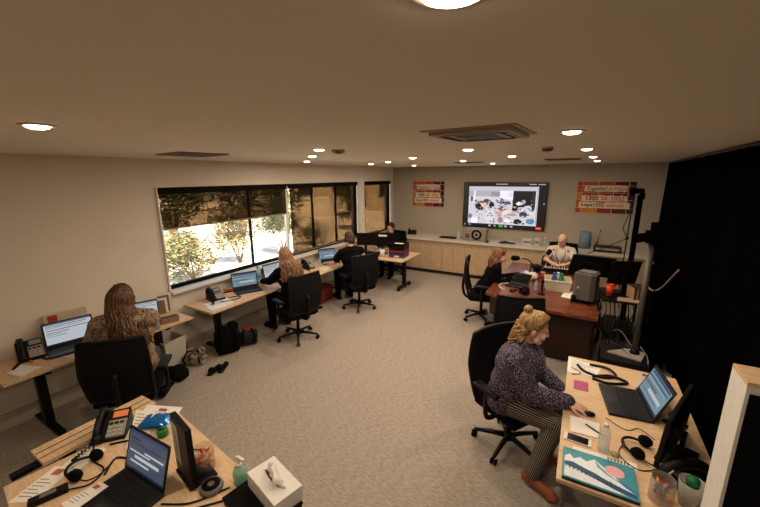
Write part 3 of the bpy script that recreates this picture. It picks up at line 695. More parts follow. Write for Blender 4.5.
# television with a video call
t = thing('television', 'large wall-mounted television showing a video call of a meeting room', 'television', (-1.765, 9.24, 1.755))
TW, TH = 2.0, 1.15
pn = B().m(mat('tv_bezel', '#070708', .25)).box((0, 0, 0), (TW, .06, TH), bev=.008).build('panel', parent=t)
def em(h): return emit('call_'+h, h, 1.15)
DK, CW, GY, BL, LV = em('#0c0e14'), em('#e6e3ea'), em('#a9a5ad'), em('#3c4d74'), em('#bdb8c6')
s = B(); it = [(0, 0, 1, 1, em('#05070a')), (.065, .08, .91, .92, em('#cbc6cf')), (.065, .08, .91, .17, LV), (.065, .17, .46, .3, GY), (.13, .17, .15, .4, CW), (.46, .17, .62, .36, CW), (.35, .2, .46, .3, em('#8d8a94')), (.62, .17, .88, .52, DK), (.56, .2, .62, .3, em('#cfd4e4')),
 (.09, .3, .12, .42, BL), (.17, .4, .38, .46, em('#55555f')), (.15, .46, .27, .62, DK), (.33, .42, .4, .56, DK), (.22, .45, .33, .55, em('#d8b9a8')), (.26, .36, .34, .43, em('#3a3a44')), (.42, .34, .52, .46, em('#56617f')), (.5, .4, .6, .47, DK), (.46, .5, .54, .62, em('#6d4a3a')), (.5, .53, .58, .6, em('#e0b79c')),
 (.41, .62, .5, .72, em('#c79f8b')), (.5, .6, .62, .78, em('#d9cfd2')), (.56, .66, .68, .72, em('#b98a7a')), (.62, .5, .7, .62, DK), (.66, .4, .74, .48, em('#e9e4ec')), (.72, .36, .77, .45, GY), (.76, .48, .84, .56, em('#c9c6d2')), (.7, .62, .8, .74, em('#2e3a58')), (.73, .7, .77, .76, em('#c9b35e')), (.8, .6, .87, .68, em('#d0d2df')),
 (.84, .2, .88, .6, em('#23242c')), (.79, .76, .89, .88, em('#4d7fa6')), (.64, .78, .74, .9, DK), (.45, .75, .52, .88, em('#9b7b78')), (.52, .8, .6, .86, em('#f2eff4')), (.38, .78, .41, .9, DK), (.07, .7, .12, .82, em('#6f7690')), (.1, .78, .2, .92, em('#f4f2f6')), (.9, .1, .905, .9, em('#6f8f62')), (.3, .6, .4, .9, em('#d4d0d6')),
 (.41, .015, .55, .04, em('#8e8f96')), (.8, .02, .88, .04, em('#9a9ba3')), (.9, .02, .98, .04, em('#9a9ba3')), (.34, .935, .37, .975, em('#a2a5ad')), (.41, .935, .43, .975, em('#a2a5ad')), (.47, .93, .52, .98, em('#37b24d')), (.54, .935, .57, .975, em('#a2a5ad')), (.61, .935, .64, .975, em('#a2a5ad')), (.02, .93, .04, .97, em('#80838c')), (.08, .93, .11, .97, em('#80838c')), (.91, .935, .97, .985, em('#e5533d')), (.975, .42, .985, .45, em('#c7c7c7'))]
rt_ = random.Random(11); sx_, sz_ = TW-.03, TH-.03
for i_, (u0, v0, u1, v1, m_) in enumerate(it):   # soft-edged patches of the moving picture; straight bars for the call controls
    blob = 8 <= i_ < 37 and (u1-u0) > .02; cu_, cv_ = (u0+u1)/2, (v0+v1)/2; n_ = 14
    if blob: pl_ = [(cu_+(u1-u0)*.56*rt_.uniform(.72, 1.1)*math.cos(2*math.pi*k/n_), cv_+(v1-v0)*.56*rt_.uniform(.72, 1.1)*math.sin(2*math.pi*k/n_)) for k in range(n_)]
    else: pl_ = [(u0, v0), (u1, v0), (u1, v1), (u0, v1)]
    s.m(m_); s._add([V((-sx_/2+u*sx_, -.0305-.0006*(i_+1), sz_/2-v*sz_)) for u, v in pl_], [list(range(len(pl_)))[::-1]])
for k in range(110):
    m_ = rt_.choice([GY, CW, BL, LV, em('#c79f8b'), em('#56617f'), em('#8d8a94'), em('#3a3a44')]); cu_, cv_ = rt_.uniform(.12, .85), rt_.uniform(.36, .88); w_, h_ = rt_.uniform(.006, .022), rt_.uniform(.01, .034); an_ = rt_.uniform(0, 3)
    s.m(m_); s._add([V((-sx_/2+(cu_+a_*w_*math.cos(an_)-c_*h_*.6*math.sin(an_))*sx_, -.0585-.0001*k, sz_/2-(cv_+a_*w_*math.sin(an_)+c_*h_*.6*math.cos(an_))*sz_)) for a_, c_ in ((-1, -.6), (0, -1), (1, -.4), (.8, .8), (-.3, 1))], [[4, 3, 2, 1, 0]])
s.build('screen', parent=pn, raw=True)
# posters
PCOL = [mat('poster_'+n, c, .8, var=.05) for n, c in (('orange', '#b5562c'), ('red', '#8f2c22'), ('ochre', '#c07a2c'), ('maroon', '#5a1c22'), ('plum', '#2c1a22'), ('rust', '#a8402a'))]
def poster(x0, x1, label, rollo=0):
    w, h = x1-x0, .69; t = thing('poster', label, 'poster', ((x0+x1)/2, YB-.012, 2.005), 0, 'orange patchwork posters on the back wall')
    b = B().m(mat('poster_board', '#c9a58c', .8)).box((0, 0, 0), (w, .012, h)); it = []
    rows = [[5, 0, 5, 3, 4], [0, 1, 1, 3, 4], [2, 5, 1, 3, 4], [0, 2, 5, 1, 4], [5, 2, 1, 3, 4]]; cu = [0, .1, .38, .64, .88, 1]; rv = [0, .13, .36, .58, .84, 1]
    for r_ in range(5):
        for c in range(5): it.append((cu[c]+.006, rv[r_]+.008, cu[c+1]-.006, rv[r_+1]-.008, PCOL[rows[r_][c]]))
    rects(b, (-w/2, -.006, h/2), (w, 0, 0), (0, 0, -h), it, (0, -1, 0), .0006); bo = b.build('board', parent=t, raw=True)
    CR = mat('poster_cream', '#d9c7b0', .8, var=.05)
    for u0, u1, v0, v1 in ((.13, .86, .11, .33), (.1, .87, .42, .63), (.06, .93, .64, .86)):
        st = B().m(CR); n = 16; X0, X1, Z0, Z1 = -w/2+u0*w, -w/2+u1*w, h/2-v1*h, h/2-v0*h; rr_ = random.Random(int(v0*100)); poly = [(X0+(X1-X0)*k/n, Z0+rr_.uniform(0, .02)) for k in range(n+1)]+[(X1-(X1-X0)*k/n, Z1-rr_.uniform(0, .02)) for k in range(n+1)]
        st.prism(poly, 0, .002, M.Rotation(R(90), 3, 'X'), (0, -.0085, 0)); st.build('brush_strip', parent=bo)
    rx = (R(90), 0, 0); BK = mat('poster_black', '#1c1512', .8); OR = mat('poster_orange_ink', '#c4582c', .8); sc = w/1.1
    for tx, sz, u, v, m_ in (('Together', .105, .16, .275, BK), ('in Hope', .105, .545, .275, OR), ('1300', .125, .16, .585, BK), ('36', .125, .43, .585, OR), ('1032', .125, .6, .585, OR), ('hope1032', .11, .1, .79, BK), ('.com.au', .11, .525, .79, OR)):
        textmesh(tx, sz*sc, m_, 'lettering', bo, (-w/2+u*w, -.0112, h/2-v*h), rx, shear=.25 if v < .3 else 0)
poster(-4.25, -3.32, 'orange patchwork poster with cream lettering strips, left of the television')
poster(-.17, .93, 'larger orange patchwork poster with cream lettering strips, right of the television')
# on the counter
CZ = .903
t = thing('desk_phone', 'small dark phone alone on the counter under the left poster', 'phone', (-4.12, 8.95, CZ), R(20))
B().m(BLACK).prism([(-.11, 0), (.11, 0), (.11, .1), (-.11, .025)], -.12, .12, M(((0, 0, 1), (1, 0, 0), (0, 1, 0)))).build('phone_base', parent=t)
B().m(BLACKM).tube([(-.08, -.1, .06), (-.085, -.02, .1), (-.08, .1, .13)], .026, 8).build('handset', parent=t)
t = thing('media_player', 'flat black box lying on the counter left of the loudspeaker', 'player', (-3.0, 8.78, CZ))
B().m(BLACK).box((0, 0, .02), (.42, .2, .035), bev=.006).build('player_body', parent=t); B().m(DMETAL).box((0, -.101, .02), (.36, .003, .018)).build('player_front', parent=t)
t = thing('loudspeaker', 'pale grey loudspeaker with a round black cone lying on the counter', 'speaker', (-2.3, 8.82, CZ), R(0))
SPK = mat('speaker_shell', '#8d857a', .5)
B().m(SPK).box((0, 0, .155), (.56, .3, .3), bev=.03).build('speaker_body', parent=t)
def cone(t, x, z, r):
    q = M.Rotation(R(90), 3, 'X').to_quaternion(); c = B().m(BLACKM).lathe([(r, 0), (r*.97, .012), (r*.82, .006), (r*.45, -.012), (r*.3, -.012), (r*.28, .0), (0, .008)], (x, -.151, z), q, 28).build('speaker_cone', parent=t)
    B().m(BLACK).lathe([(r*1.0, .004), (r*1.06, .01), (r*1.12, .004)], (x, -.151, z), q, 28).build('surround_ring', parent=c)
cone(t, .06, .155, .115); cone(t, -.16, .12, .05); B().m(SPK).box((-.22, -.15, .25), (.08, .01, .06), bev=.004).build('speaker_badge', parent=t)
tag(B().m(mat('adaptor_white', '#b6ada0', .5)).box((0, 0, .1), (.09, .06, .2), bev=.012).build('charger', loc=(-2.72, 8.78, CZ)), 'small pale charger standing left of the loudspeaker', 'charger')
tag(B().m(BLACK).box((0, 0, .02), (.06, .1, .04), bev=.012).m(DMETAL).cap((0, 0, .04), (0, 0, .05), .015, .012, 10).build('computer_mouse', loc=(-1.95, 8.6, CZ)), 'black mouse just right of the loudspeaker', 'mouse')
t = thing('cable_bundle', 'dark blue folded cable bundle on the counter below the television', 'cable', (-1.5, 8.68, CZ))
b = B().m(mat('blue_black', '#20283a', .6))
for k in range(5): b.tube(curve([(-.18, .02*k-.04, .012), (-.05, .03*k-.06, .02+.006*k), (.1, -.02*k+.04, .02), (.18, .02, .012), (.05, .05-.02*k, .016)], 6), .011, 6)
b.build('coil', parent=t)
for x, y, w, d, h, lb in ((-1.08, 8.8, .2, .12, .14, 'white cardboard box on the counter, left of the narrow white carton'), (-.86, 8.78, .1, .1, .17, 'narrow white carton between the white box and the clear bottle')):
    t = thing('carton', lb, 'box', (x, y, CZ), R(8)); B().m(mat('carton_white', '#c4bfb6', .7)).box((0, 0, h/2), (w, d, h), bev=.004).build('carton_body', parent=t)
    B().m(mat('carton_blue', '#4b5f7c', .7)).box((0, -d/2-.001, h*.45), (w*.8, .002, h*.25)).build('carton_label', parent=t)
bottle('clear bottle on the counter below the right edge of the television', -.7, 8.78, CZ, .2, .035, '#c9d2d6', .35)
t = thing('paper_roll', 'blue-grey paper towel roll standing on the counter behind the bald man', 'roll', (.1, 8.95, CZ))
B().m(mat('roll_blue', '#6f8292', .9)).lathe([(.025, 0), (.115, 0), (.115, .36), (.025, .36), (.025, 0)], seg=28).build('roll_paper', parent=t); B().m(mat('card_tube', '#8f7a60', .9)).lathe([(.02, -.0), (.025, -.0), (.025, .362), (.02, .362), (.02, 0)], seg=20).build('roll_core', parent=t)
t = thing('radio_receiver', 'flat black receiver with an upright aerial on the counter below the right poster', 'receiver', (.52, 8.72, CZ), R(-3))
B().m(BLACK).box((0, 0, .065), (.5, .26, .11), bev=.008).build('receiver_body', parent=t); B().m(mat('receiver_face', '#85807a', .5)).box((0, -.131, .07), (.42, .003, .05)).build('display_panel', parent=t)
B().m(BLACK).tube([(-.2, .1, .11), (-.16, .1, .42)], .006, 6, .004).cap((-.2, .1, .11), (-.195, .1, .17), .012, .01, 8).cap((-.163, .1, .4), (-.16, .1, .43), .01, .01, 8).build('aerial', parent=t)
# ================================================================ CHAIRS
chair(-3.72, 1.48, 138, 'black mesh office chair of the woman in the brown patterned hoodie')
chair(-3.72, 3.84, 166, 'black office chair of the red-haired woman typing by the window')
chair(-3.6, 5.42, 152, 'black office chair of the man in the black short-sleeved shirt')
chair(-4.2, 7.93, -86, 'black office chair behind the far table, mostly hidden by the man with glasses')
chair(-1.4, 6.0, 12, 'black office chair on the left of the brown desk, seen side on')
chair(-.3, 8.0, -92, 'black office chair of the bald man between brown desk and counter')
chair(-.6, 4.5, 104, 'empty black office chair pushed up to the near side of the brown desk')
chair(-.4, 3.09, -32, 'black office chair of the blonde woman in the speckled jumper')
# ================================================================ DESKS
desk('office_desk', 'birch desk along the window wall in front of the woman in the brown hoodie', -4.88, -4.25, .74, 2.5, [(-4.57, 1.05, 'x'), (-4.57, 2.2, 'x')])
desk('office_desk', 'birch desk under the wide window with the red-haired typist', -4.8, -4.15, 2.7, 4.72, [(-4.5, 3.0, 'x'), (-4.5, 4.45, 'x')])
desk('office_desk', 'birch desk under the wide window with the man in the black shirt', -4.8, -4.12, 4.76, 6.42, [(-4.5, 5.0, 'x'), (-4.5, 6.15, 'x')])
desk('office_desk', 'birch wheeled desk with the stack of black, red and blue trays', -4.75, -3.2, 6.48, 7.46, [(-3.37, 6.93, 'y'), (-4.6, 6.93, 'y')], castors=True)
desk('office_desk', 'birch desk in the right foreground with the painted mountain laptop', .02, .86, 2.05, 3.73, [(.43, 2.3, 'x'), (.43, 3.5, 'x')])
desk('office_desk', 'birch desk in the left foreground crowded with phone, laptop and tissues', 0, 1.5, 0, .93, [(.25, .46, 'y'), (1.25, .46, 'y')], rz=R(-8), org=(-2.79, .385, 0))
t = desk('side_table', 'narrow birch plank table against the left end of the near crowded desk', -3.03, -2.815, .57, 1.27, [(-2.92, .72, 'y')], group=None)
for x in (-2.955, -2.885): B().m(EDGE).box((x+2.9225, 0, .7305), (.008, .69, .002)).build('groove', parent=t)
# brown desk
t = thing('executive_desk', 'large polished reddish-brown desk with equipment, right of the room centre', 'desk', (-.45, 6.2, 0))
poly = [(-1.19, 5.33), (-.45, 4.97), (.3, 4.94), (.3, 7.55), (-1.17, 7.55)]
B().m(BROWN).prism([(x+.45, y-6.2) for x, y in poly], .69, .73).build('desktop', parent=t)
BR2 = mat('shaded_mahogany', '#2e1710', .4, var=.2)  # mahogany darkened: shade below the desktop is put into the panel colour
B().m(BR2).prism([(-.68, -.8), (0.02, -1.13), (.7, -1.16), (.7, -1.13), (.03, -1.1), (-.66, -.77)], .03, .69).build('front_panel', parent=t)
B().m(BR2).box((.72, .1, .36), (.03, 2.3, .66)).build('side_panel', parent=t); B().m(BR2).box((-.62, .95, .36), (.03, .8, .66)).build('side_panel', parent=t)
# ================================================================ PEOPLE
def LC(x, y, deg, k=1):
    a_ = R(deg-90); c, s = math.cos(-a_), math.sin(-a_)
    return lambda wx, wy, z: V(((wx-x)*c-(wy-y)*s, (wx-x)*s+(wy-y)*c, z))/k
JEAN = mat('dark_denim', '#23252c', .9, scale=150); BLKCLOTH = mat('black_cloth', '#0b0b0c', .95, scale=90, bump=.15, spec=.1); GREYLEG = mat('grey_legging', '#38373a', .9)
HOOD = ramp_mat('patterned_knit', 'noise', [(.36, '#3a2b22'), (.45, '#7a604b'), (.53, '#b39b83'), (.6, '#584435'), (.7, '#987d66')], .95, 48, bump=.4, detail=6)
PURP = ramp_mat('speckled_knit', 'noise', [(.3, '#17131d'), (.46, '#2b2333'), (.54, '#4f4457'), (.62, '#958899'), (.72, '#c0b5be')], .95, 115, bump=.6, detail=5)
def stripe_mat():
    m = mat('striped_cloth', '#1b1a1b', .9); n = m.node_tree.nodes; l = m.node_tree.links; a_ = n.new('ShaderNodeAttribute'); a_.attribute_name = 'stripe'
    k = n.new('ShaderNodeMath'); k.operation = 'MULTIPLY'; k.inputs[1].default_value = 32; l.new(a_.outputs['Fac'], k.inputs[0]); s = n.new('ShaderNodeMath'); s.operation = 'SINE'; l.new(k.outputs[0], s.inputs[0])
    cr = n.new('ShaderNodeValToRGB'); cr.color_ramp.elements[0].position = .1; cr.color_ramp.elements[0].color = lin('#1d1b1b')+(1,); cr.color_ramp.elements[1].position = .4; cr.color_ramp.elements[1].color = lin('#8d8478')+(1,)
    l.new(s.outputs[0], cr.inputs[0]); l.new(cr.outputs[0], n['Principled BSDF'].inputs['Base Color']); return m
STRIPE = stripe_mat()
TAN = mat('tan_leather', '#8a4a2c', .5, var=.15)
# blonde woman, right foreground
px, py, pd = -.42, 2.97, -12; l = LC(px, py, pd, 1.08)
def p7x(t, P, Hh, HM, TT, sh, el, wr):
    B().m(METAL).tube([Hh((.078+.012*math.cos(k*.7), -.01, -.055+.012*math.sin(k*.7))) for k in range(10)], .0025, 5).build('earring', parent=t)
person('blonde woman with a bun in speckled purple jumper and striped trousers at right desk', px, py, pd, lean=.22, hands={1: l(.05, 2.83, .775), -1: l(-.02, 3.16, .68)}, poles={1: V((.5, -.5, -.9)), -1: V((-.5, -.5, -.8))},
  hdir={1: l(.2, 2.8, .755)-l(.05, 2.83, .775), -1: V((.3, .8, -.2))}, head=(R(26), R(-17), R(4)), top=PURP, topname='jumper', pants=STRIPE, shoes=TAN, skin=SKIN2, scale=1.08, stripes=True, hair=hair_bun(hair_mat('blonde', '#5f4529', '#967345', '#c4a374')),
  knees={1: l(-.02, 2.78, .585), -1: l(.0, 2.98, .57)}, ankles={1: l(-.14, 2.72, .105), -1: l(-.08, 3.06, .1)}, vox=.0065, pz=.565, wf=1.14, bulk=1.22, fluff=.016, extras=p7x, curl=.28)
# woman in the brown patterned hoodie, from behind
px, py, pd = -3.84, 1.56, 148; l = LC(px, py, pd, 1.08)
def p1x(t, P, Hh, HM, TT, sh, el, wr):
    b = B(); 
    for k in range(15):
        an = math.pi*1.0+math.pi*k/14; p = P((.13*math.cos(an), -.045+.085*math.sin(an), .47+.02*math.sin(an))); b.ell(p, (.05, .05, .04))
    b.ell(P((0, -.13, .42)), (.12, .05, .09)); mobj('hood', remesh(b, .01, 4), HOOD, t)
person('woman with long brown hair in a brown patterned hoodie at the left wall desk', px, py, pd, lean=.1, hands={1: l(-4.28, 1.86, .76), -1: l(-4.4, 1.45, .775)}, poles={1: V((.35, -.5, -1)), -1: V((-.35, -.5, -1))},
  head=(R(-14), R(-8), R(5)), top=HOOD, topname='hoodie', pants=GREYLEG, skin=SKIN, shoes=BLACKM, hair=hair_long(hair_mat('brown_hair', '#2e1c10', '#573720', '#7d5636'), .36, .06, 2, 95, .012, 1.0, .125), wf=1.1, fluff=.02, pz=.585, scale=1.08, extras=p1x, face=False, headset_=True, vox=.008,
  knees={1: l(-4.06, 1.88, .57), -1: l(-4.2, 1.7, .57)}, ankles={1: l(-4.05, 1.93, .11), -1: l(-4.2, 1.75, .1)})
# red-haired typist
px, py, pd = -3.86, 3.95, 170; l = LC(px, py, pd, 1.07)
person('woman with long red-blonde hair in black, typing at the desk below the wide window', px, py, pd, lean=.3, hands={1: l(-4.38, 4.2, .775), -1: l(-4.52, 3.9, .8)}, head=(R(-5), R(-12), 0), top=BLKCLOTH, topname='jumper', pants=BLKCLOTH,
  hair=hair_long(hair_mat('red_blonde', '#553521', '#86603f', '#b9936a'), .3, 0, 4, 75, .022, 1.4), pz=.565, scale=1.07, face=True, vox=.009)
# man in the black shirt
px, py, pd = -3.78, 5.52, 152; l = LC(px, py, pd, 1.08)
person('man in a black short-sleeved shirt with a headset, working at the window desk', px, py, pd, lean=.22, hands={1: l(-4.35, 5.78, .775), -1: l(-4.42, 5.5, .775)}, head=(R(12), R(-14), 0), top=BLKCLOTH, sleeve='short', pants=BLKCLOTH,
  hair=hair_short(hair_mat('brown_short', '#1f130c', '#3a2618', '#553a26')), pz=.565, scale=1.08, wf=1.15, headset_=True, vox=.009)
# man with glasses at the far table
px, py, pd = -4.2, 7.93, -84; l = LC(px, py, pd)
person('dark-haired man with glasses in black behind the far wheeled desk', px, py, pd, lean=.16, hands={1: l(-4.35, 7.4, .775), -1: l(-4.05, 7.38, .775)}, head=(R(-20), R(-6), 0), top=BLKCLOTH, pants=BLKCLOTH, skin=SKIN,
  hair=hair_short(hair_mat('black_short', '#0b0908', '#17120f', '#241c17')), pz=.585, specs=True, vox=.009)
# red-haired woman in black at the brown desk
px, py, pd = -1.38, 6.03, 14; l = LC(px, py, pd)
person('red-haired woman in a black jacket leaning over the left side of the brown desk', px, py, pd, lean=.42, hands={1: l(-.95, 6.1, .785), -1: l(-.95, 6.35, .785)}, head=(R(0), R(-16), 0), top=BLKCLOTH, topname='jacket', pants=BLKCLOTH, skin=SKIN2,
  hair=hair_long(hair_mat('auburn', '#3f2114', '#6b3c24', '#9a6542'), .2, 0, 6, 80, .008, 1.1, .03, 1.0), pz=.585, vox=.009)
# bald man in white
WSH = mat('white_shirt', '#cfc5ba', .9, scale=60, var=.06); LAN = mat('red_lanyard', '#9c2f28', .7)
px, py, pd = -.3, 7.98, -93; l = LC(px, py, pd)
def p6x(t, P, Hh, HM, TT, sh, el, wr):
    for s in (-1, 1): B().m(LAN).tube(curve([P((s*.075, .06, .47)), P((s*.08, .135, .38)), P((s*.04, .165, .25)), P((0, .17, .14))], 6), .011, 6).build('lanyard_strap', parent=t)
    for s in (-1, 1): B().m(LAN).ell(P((s*.13, .06, .44)), (.03, .03, .018), TT).build('shoulder_mark', parent=t)
person('bald man with glasses in a white shirt with red markings behind the brown desk', px, py, pd, lean=.16, hands={1: l(-.42, 7.5, .8), -1: l(-.2, 7.5, .8)}, poles={1: V((1, -.2, -.5)), -1: V((-1, -.2, -.5))}, hdir={1: V((-.8, .4, 0)), -1: V((.8, .4, 0))}, head=(R(-14), R(-14), 0), top=WSH, sleeve='short', pants=BLKCLOTH, skin=SKIN2,
  hair=hair_bald(hair_mat('grey_hair', '#6d5f52', '#8e7f70', '#a89a8a')), pz=.585, specs=True, wf=1.12, bulk=1.15, extras=p6x, vox=.008)
# ================================================================ THINGS ON AND UNDER THE DESKS
DZ = .7305
AMBER = emit('lcd_amber', '#e07a3c', .8)
# ---- left foreground desk
phone('black desk phone with an orange display on the crowded left foreground desk', -2.74, .93, DZ+.001, 50+90, AMBER)
laptop('laptop', 'open black laptop on the crowded left foreground desk', -2.09, .68, DZ+.001, 92, .4, .27, R(16), 'dash')
t = thing('document_holder', 'tall narrow black panel with a white label, between the near left laptop and sweet jar', 'holder', (-1.9, .96, DZ), R(-12))
B().m(BLACK).box((0, 0, .2), (.24, .035, .39), bev=.004).box((0, .05, .008), (.22, .16, .016), bev=.003).build('holder_panel', parent=t)
b = B(); rects(b, (-.1, -.0185, .36), (.09, 0, 0), (0, 0, -.26), [(0, 0, 1, 1, PAPER)]+[(.42, .1+.08*i, .6, .1+.08*i+.05, INK) for i in range(10)], (0, -1, 0), .001); b.build('label_card', parent=t, raw=True)
JAR = clear('clear_jar', '#e8e4dc', .16, .05)
def sweets_jar(label, x, y, z, r, h, cols, n, name='sweet_jar'):
    t = thing(name, label, 'jar', (x, y, z))
    B().m(JAR).lathe([(0, 0), (r*.9, 0), (r, .01), (r, h*.85), (r*.92, h*.97), (r*.95, h), (r*.9, h), (r*.87, h*.96), (r*.95, h*.84), (r*.95, .012), (0, .006)], seg=24).build('jar_glass', parent=t)
    for k in range(n):
        a_ = rnd.uniform(0, 6.28); q = rnd.uniform(0, .68)*r
        o = B().m(mat('sweet_'+cols[k % len(cols)], '#'+cols[k % len(cols)], .35)).ell((0, 0, 0), (.017, .012, .01)).m(mat('sweet_'+cols[k % len(cols)], '#'+cols[k % len(cols)], .35)).cap((-.02, 0, 0), (.02, 0, 0), .006, .006, 6)
        o = o.build('sweet'); o.location = (x+q*math.cos(a_), y+q*math.sin(a_), z+.022+h*.5*rnd.random()); o.rotation_euler = (rnd.uniform(0, 3), rnd.uniform(0, 3), rnd.uniform(0, 3))
        tag(o, 'wrapped sweet inside the '+label.split(',')[0], 'sweet', 'sweets in the '+label.split(',')[0])
    return t
sweets_jar('round clear jar of orange sweets, on the left foreground desk', -1.88, 1.06, DZ, .062, .15, ['d8632c', 'e08a3a', 'c23b2e', 'e6c27a'], 26)
t = thing('speaker_puck', 'round dark conference speaker on the left foreground desk', 'speaker', (-1.71, .985, DZ))
B().m(GREY).lathe([(0, 0), (.06, 0), (.066, .012), (.06, .03), (.03, .036), (0, .034)], seg=28).build('puck_body', parent=t); B().m(BLACKM).lathe([(.02, .0365), (.05, .0335), (.05, .035), (.02, .038)], seg=24).build('grille_ring', parent=t)
t = bottle('pump bottle of green hand sanitiser beside the tissue box', -1.6, 1.1, DZ, .13, .04, '#bfe0d6', .4, clear('gel_green', '#5fb59a', .6), WHITE, 'sanitiser_bottle')
B().m(WHITE).cap((0, 0, .12), (0, 0, .165), .007, .007, 10).box((.015, 0, .17), (.06, .018, .014), bev=.004).build('pump_head', parent=t)
t = thing('storage_box', 'flat black box under the white tissue box at the desk corner', 'box', (-1.36, 1.05, DZ), R(-10)); B().m(BLACK).box((0, 0, .02), (.36, .26, .04), bev=.004).build('box_body', parent=t); B().m(BLACKM).box((0, 0, .042), (.37, .27, .008), bev=.003).build('box_lid', parent=t)
t = thing('tissue_box', 'white tissue box with a tissue pulled up, at the corner of the near left desk', 'tissue box', (-1.335, 1.12, DZ+.046), R(-14))
bo = B().m(mat('tissue_box_white', '#dcd8d0', .6)).box((0, 0, .045), (.3, .17, .09), bev=.003).build('box_body', parent=t)
B().m(mat('slot_dark', '#55504a', .8)).lathe([(0, .001), (1, .001), (1, 0), (0, 0)], seg=20).xf(M.Translation((0, 0, .0903)) @ M.Diagonal((.085, .018, 1, 1))).build('slot', parent=bo)
b = B().m(PAPER); vs = []; fs = []
for i in range(13):
    for j in range(7):
        u = i/12-.5; v = j/6; vs.append((u*.2*(1-.3*v)+.015*math.sin(v*5), .008*math.sin(u*14+v*4)+.03*v*math.sin(v*3+u*3), .088+.075*v*(1-.9*abs(u)**1.5*1.6)+.006*math.sin(u*23)))
for i in range(12):
    for j in range(6): fs.append([i*7+j, i*7+7+j, i*7+8+j, i*7+1+j])
b._add(vs, fs, True); ts = b.build('tissue', parent=t); ts.modifiers.new('s', 'SOLIDIFY').thickness = .002
t = thing('note_tray', 'black tray holding a cream notepad in front of the tissue box', 'tray', (-1.4, .9, DZ), R(-28)); B().m(BLACK).box((0, 0, .008), (.24, .17, .014), bev=.003).box((0, .08, .02), (.24, .01, .03)).build('tray_body', parent=t); B().m(mat('cream_pad', '#dccfa8', .8)).box((0, -.008, .02), (.16, .12, .012), bev=.001).build('notepad', parent=t)
sheet('printed sheet with a photo, at the far corner of the left foreground desk', [(-2.86, 1.22), (-2.58, 1.34), (-2.42, 1.13), (-2.66, 1.02)], DZ, marks=LINES[2:]+[(.4, .12, .62, .24, mat('print_red', '#8d4a48', .8))])
sheet('white sheet lying between the phone and the near left laptop', [(-2.86, 1.14), (-2.72, 1.2), (-2.36, .96), (-2.48, .89)], DZ+.003, marks=LINES[:5])
t = thing('snack_packet', 'crumpled shiny blue packet on the papers of the left foreground desk', 'packet', (-2.55, 1.13, DZ+.012), R(35))
b = B().m(mat('blue_foil', '#1d66a8', .2, .3, var=.3, scale=40)); vs = []; fs = []
for side in (1, -1):
    for i in range(11):
        for j in range(9): u, v = i/10-.5, j/8-.5; e = max(0, 1-(2*u)**4)*max(0, 1-(2*v)**4); vs.append((u*.2, v*.14, .025+side*e*(.022+.006*math.sin(u*40+side)+.006*math.cos(v*50))))
for s in range(2):
    for i in range(10):
        for j in range(8): q = s*99+i*9+j; fs.append([q, q+9, q+10, q+1])
b._add(vs, fs, True); b.build('packet_foil', parent=t); B().m(mat('packet_white', '#cfd8e0', .4)).box((-.03, 0, .0475), (.012, .08, .004), rot=M.Rotation(.1, 3, 'X')).build('packet_stripe', parent=t)
t = thing('plastic_pot', 'green round pot beside the blue packet', 'pot', (-2.4, 1.09, DZ+.004)); B().m(mat('green_plastic', '#1f7a3f', .3)).lathe([(0, 0), (.035, 0), (.038, .035), (.03, .05), (0, .052)], seg=22).build('pot_body', parent=t); B().m(mat('green_dark', '#14532b', .3)).lathe([(.0, .066), (.02, .064), (.024, .05), (0, .05)], seg=20).build('pot_lid', parent=t)
sheet('leaflets with a small picture at the left end of the near desk', [(-2.72, .60), (-2.6, .66), (-2.5, .44), (-2.62, .36)], DZ, marks=LINES[3:]+[(.3, .08, .7, .25, mat('print_orange', '#b5673c', .8))])
sheet('white sheet under the headset at the near desk left end', [(-2.74, .78), (-2.6, .83), (-2.55, .67), (-2.68, .62)], DZ, marks=LINES[:4])
t = thing('power_adaptor', 'long black power adaptor lying at the left end of the near desk', 'adaptor', (-2.46, .49, DZ), R(72)); B().m(BLACK).box((0, 0, .017), (.17, .055, .032), bev=.006).build('adaptor_body', parent=t); B().m(GREY).box((0, 0, .0335), (.07, .03, .001)).build('rating_label', parent=t)
headset('black headset lying between the near desk phone and power adaptor', -2.52, .68, DZ, 120)
sheet('folded leaflet lying on the near left laptop', [(-2.3, .675), (-2.22, .685), (-2.2, .5), (-2.32, .5)], DZ+.026, marks=[(.1, .1, .6, .25, mat('print_orange', '#b5673c', .8))]+LINES[4:])
cable([(-2.36, .72, DZ+.008), (-2.45, .82, DZ+.006), (-2.36, .88, DZ+.006), (-2.52, .95, DZ+.006), (-2.62, .86, DZ+.008)], .006, 'black cable running from the near desk phone to the near left laptop')
cable([(-2.42, .56, DZ+.012), (-2.36, .65, DZ+.006), (-2.42, .74, DZ+.006), (-2.56, .74, DZ+.006), (-2.7, .8, DZ+.006)], .005, 'thin black cable of the power adaptor on the near desk')
cable([(-1.86, .78, DZ+.006), (-1.72, .87, DZ+.006), (-1.62, 1.04, DZ+.006)], .005, 'black cable in front of the round conference speaker')
cable([(-1.84, .72, DZ+.006), (-1.7, .83, DZ+.006), (-1.55, 1.0, DZ+.006), (-1.52, 1.06, DZ+.006)], .005, 'black cable passing the sanitiser bottle to the tray')
cable([(-2.14, 1.09, DZ+.006), (-2.0, 1.14, DZ+.008), (-1.95, 1.08, DZ+.02), (-2.02, 1.0, DZ+.008)], .005, 'black cable looped behind the angled document holder')
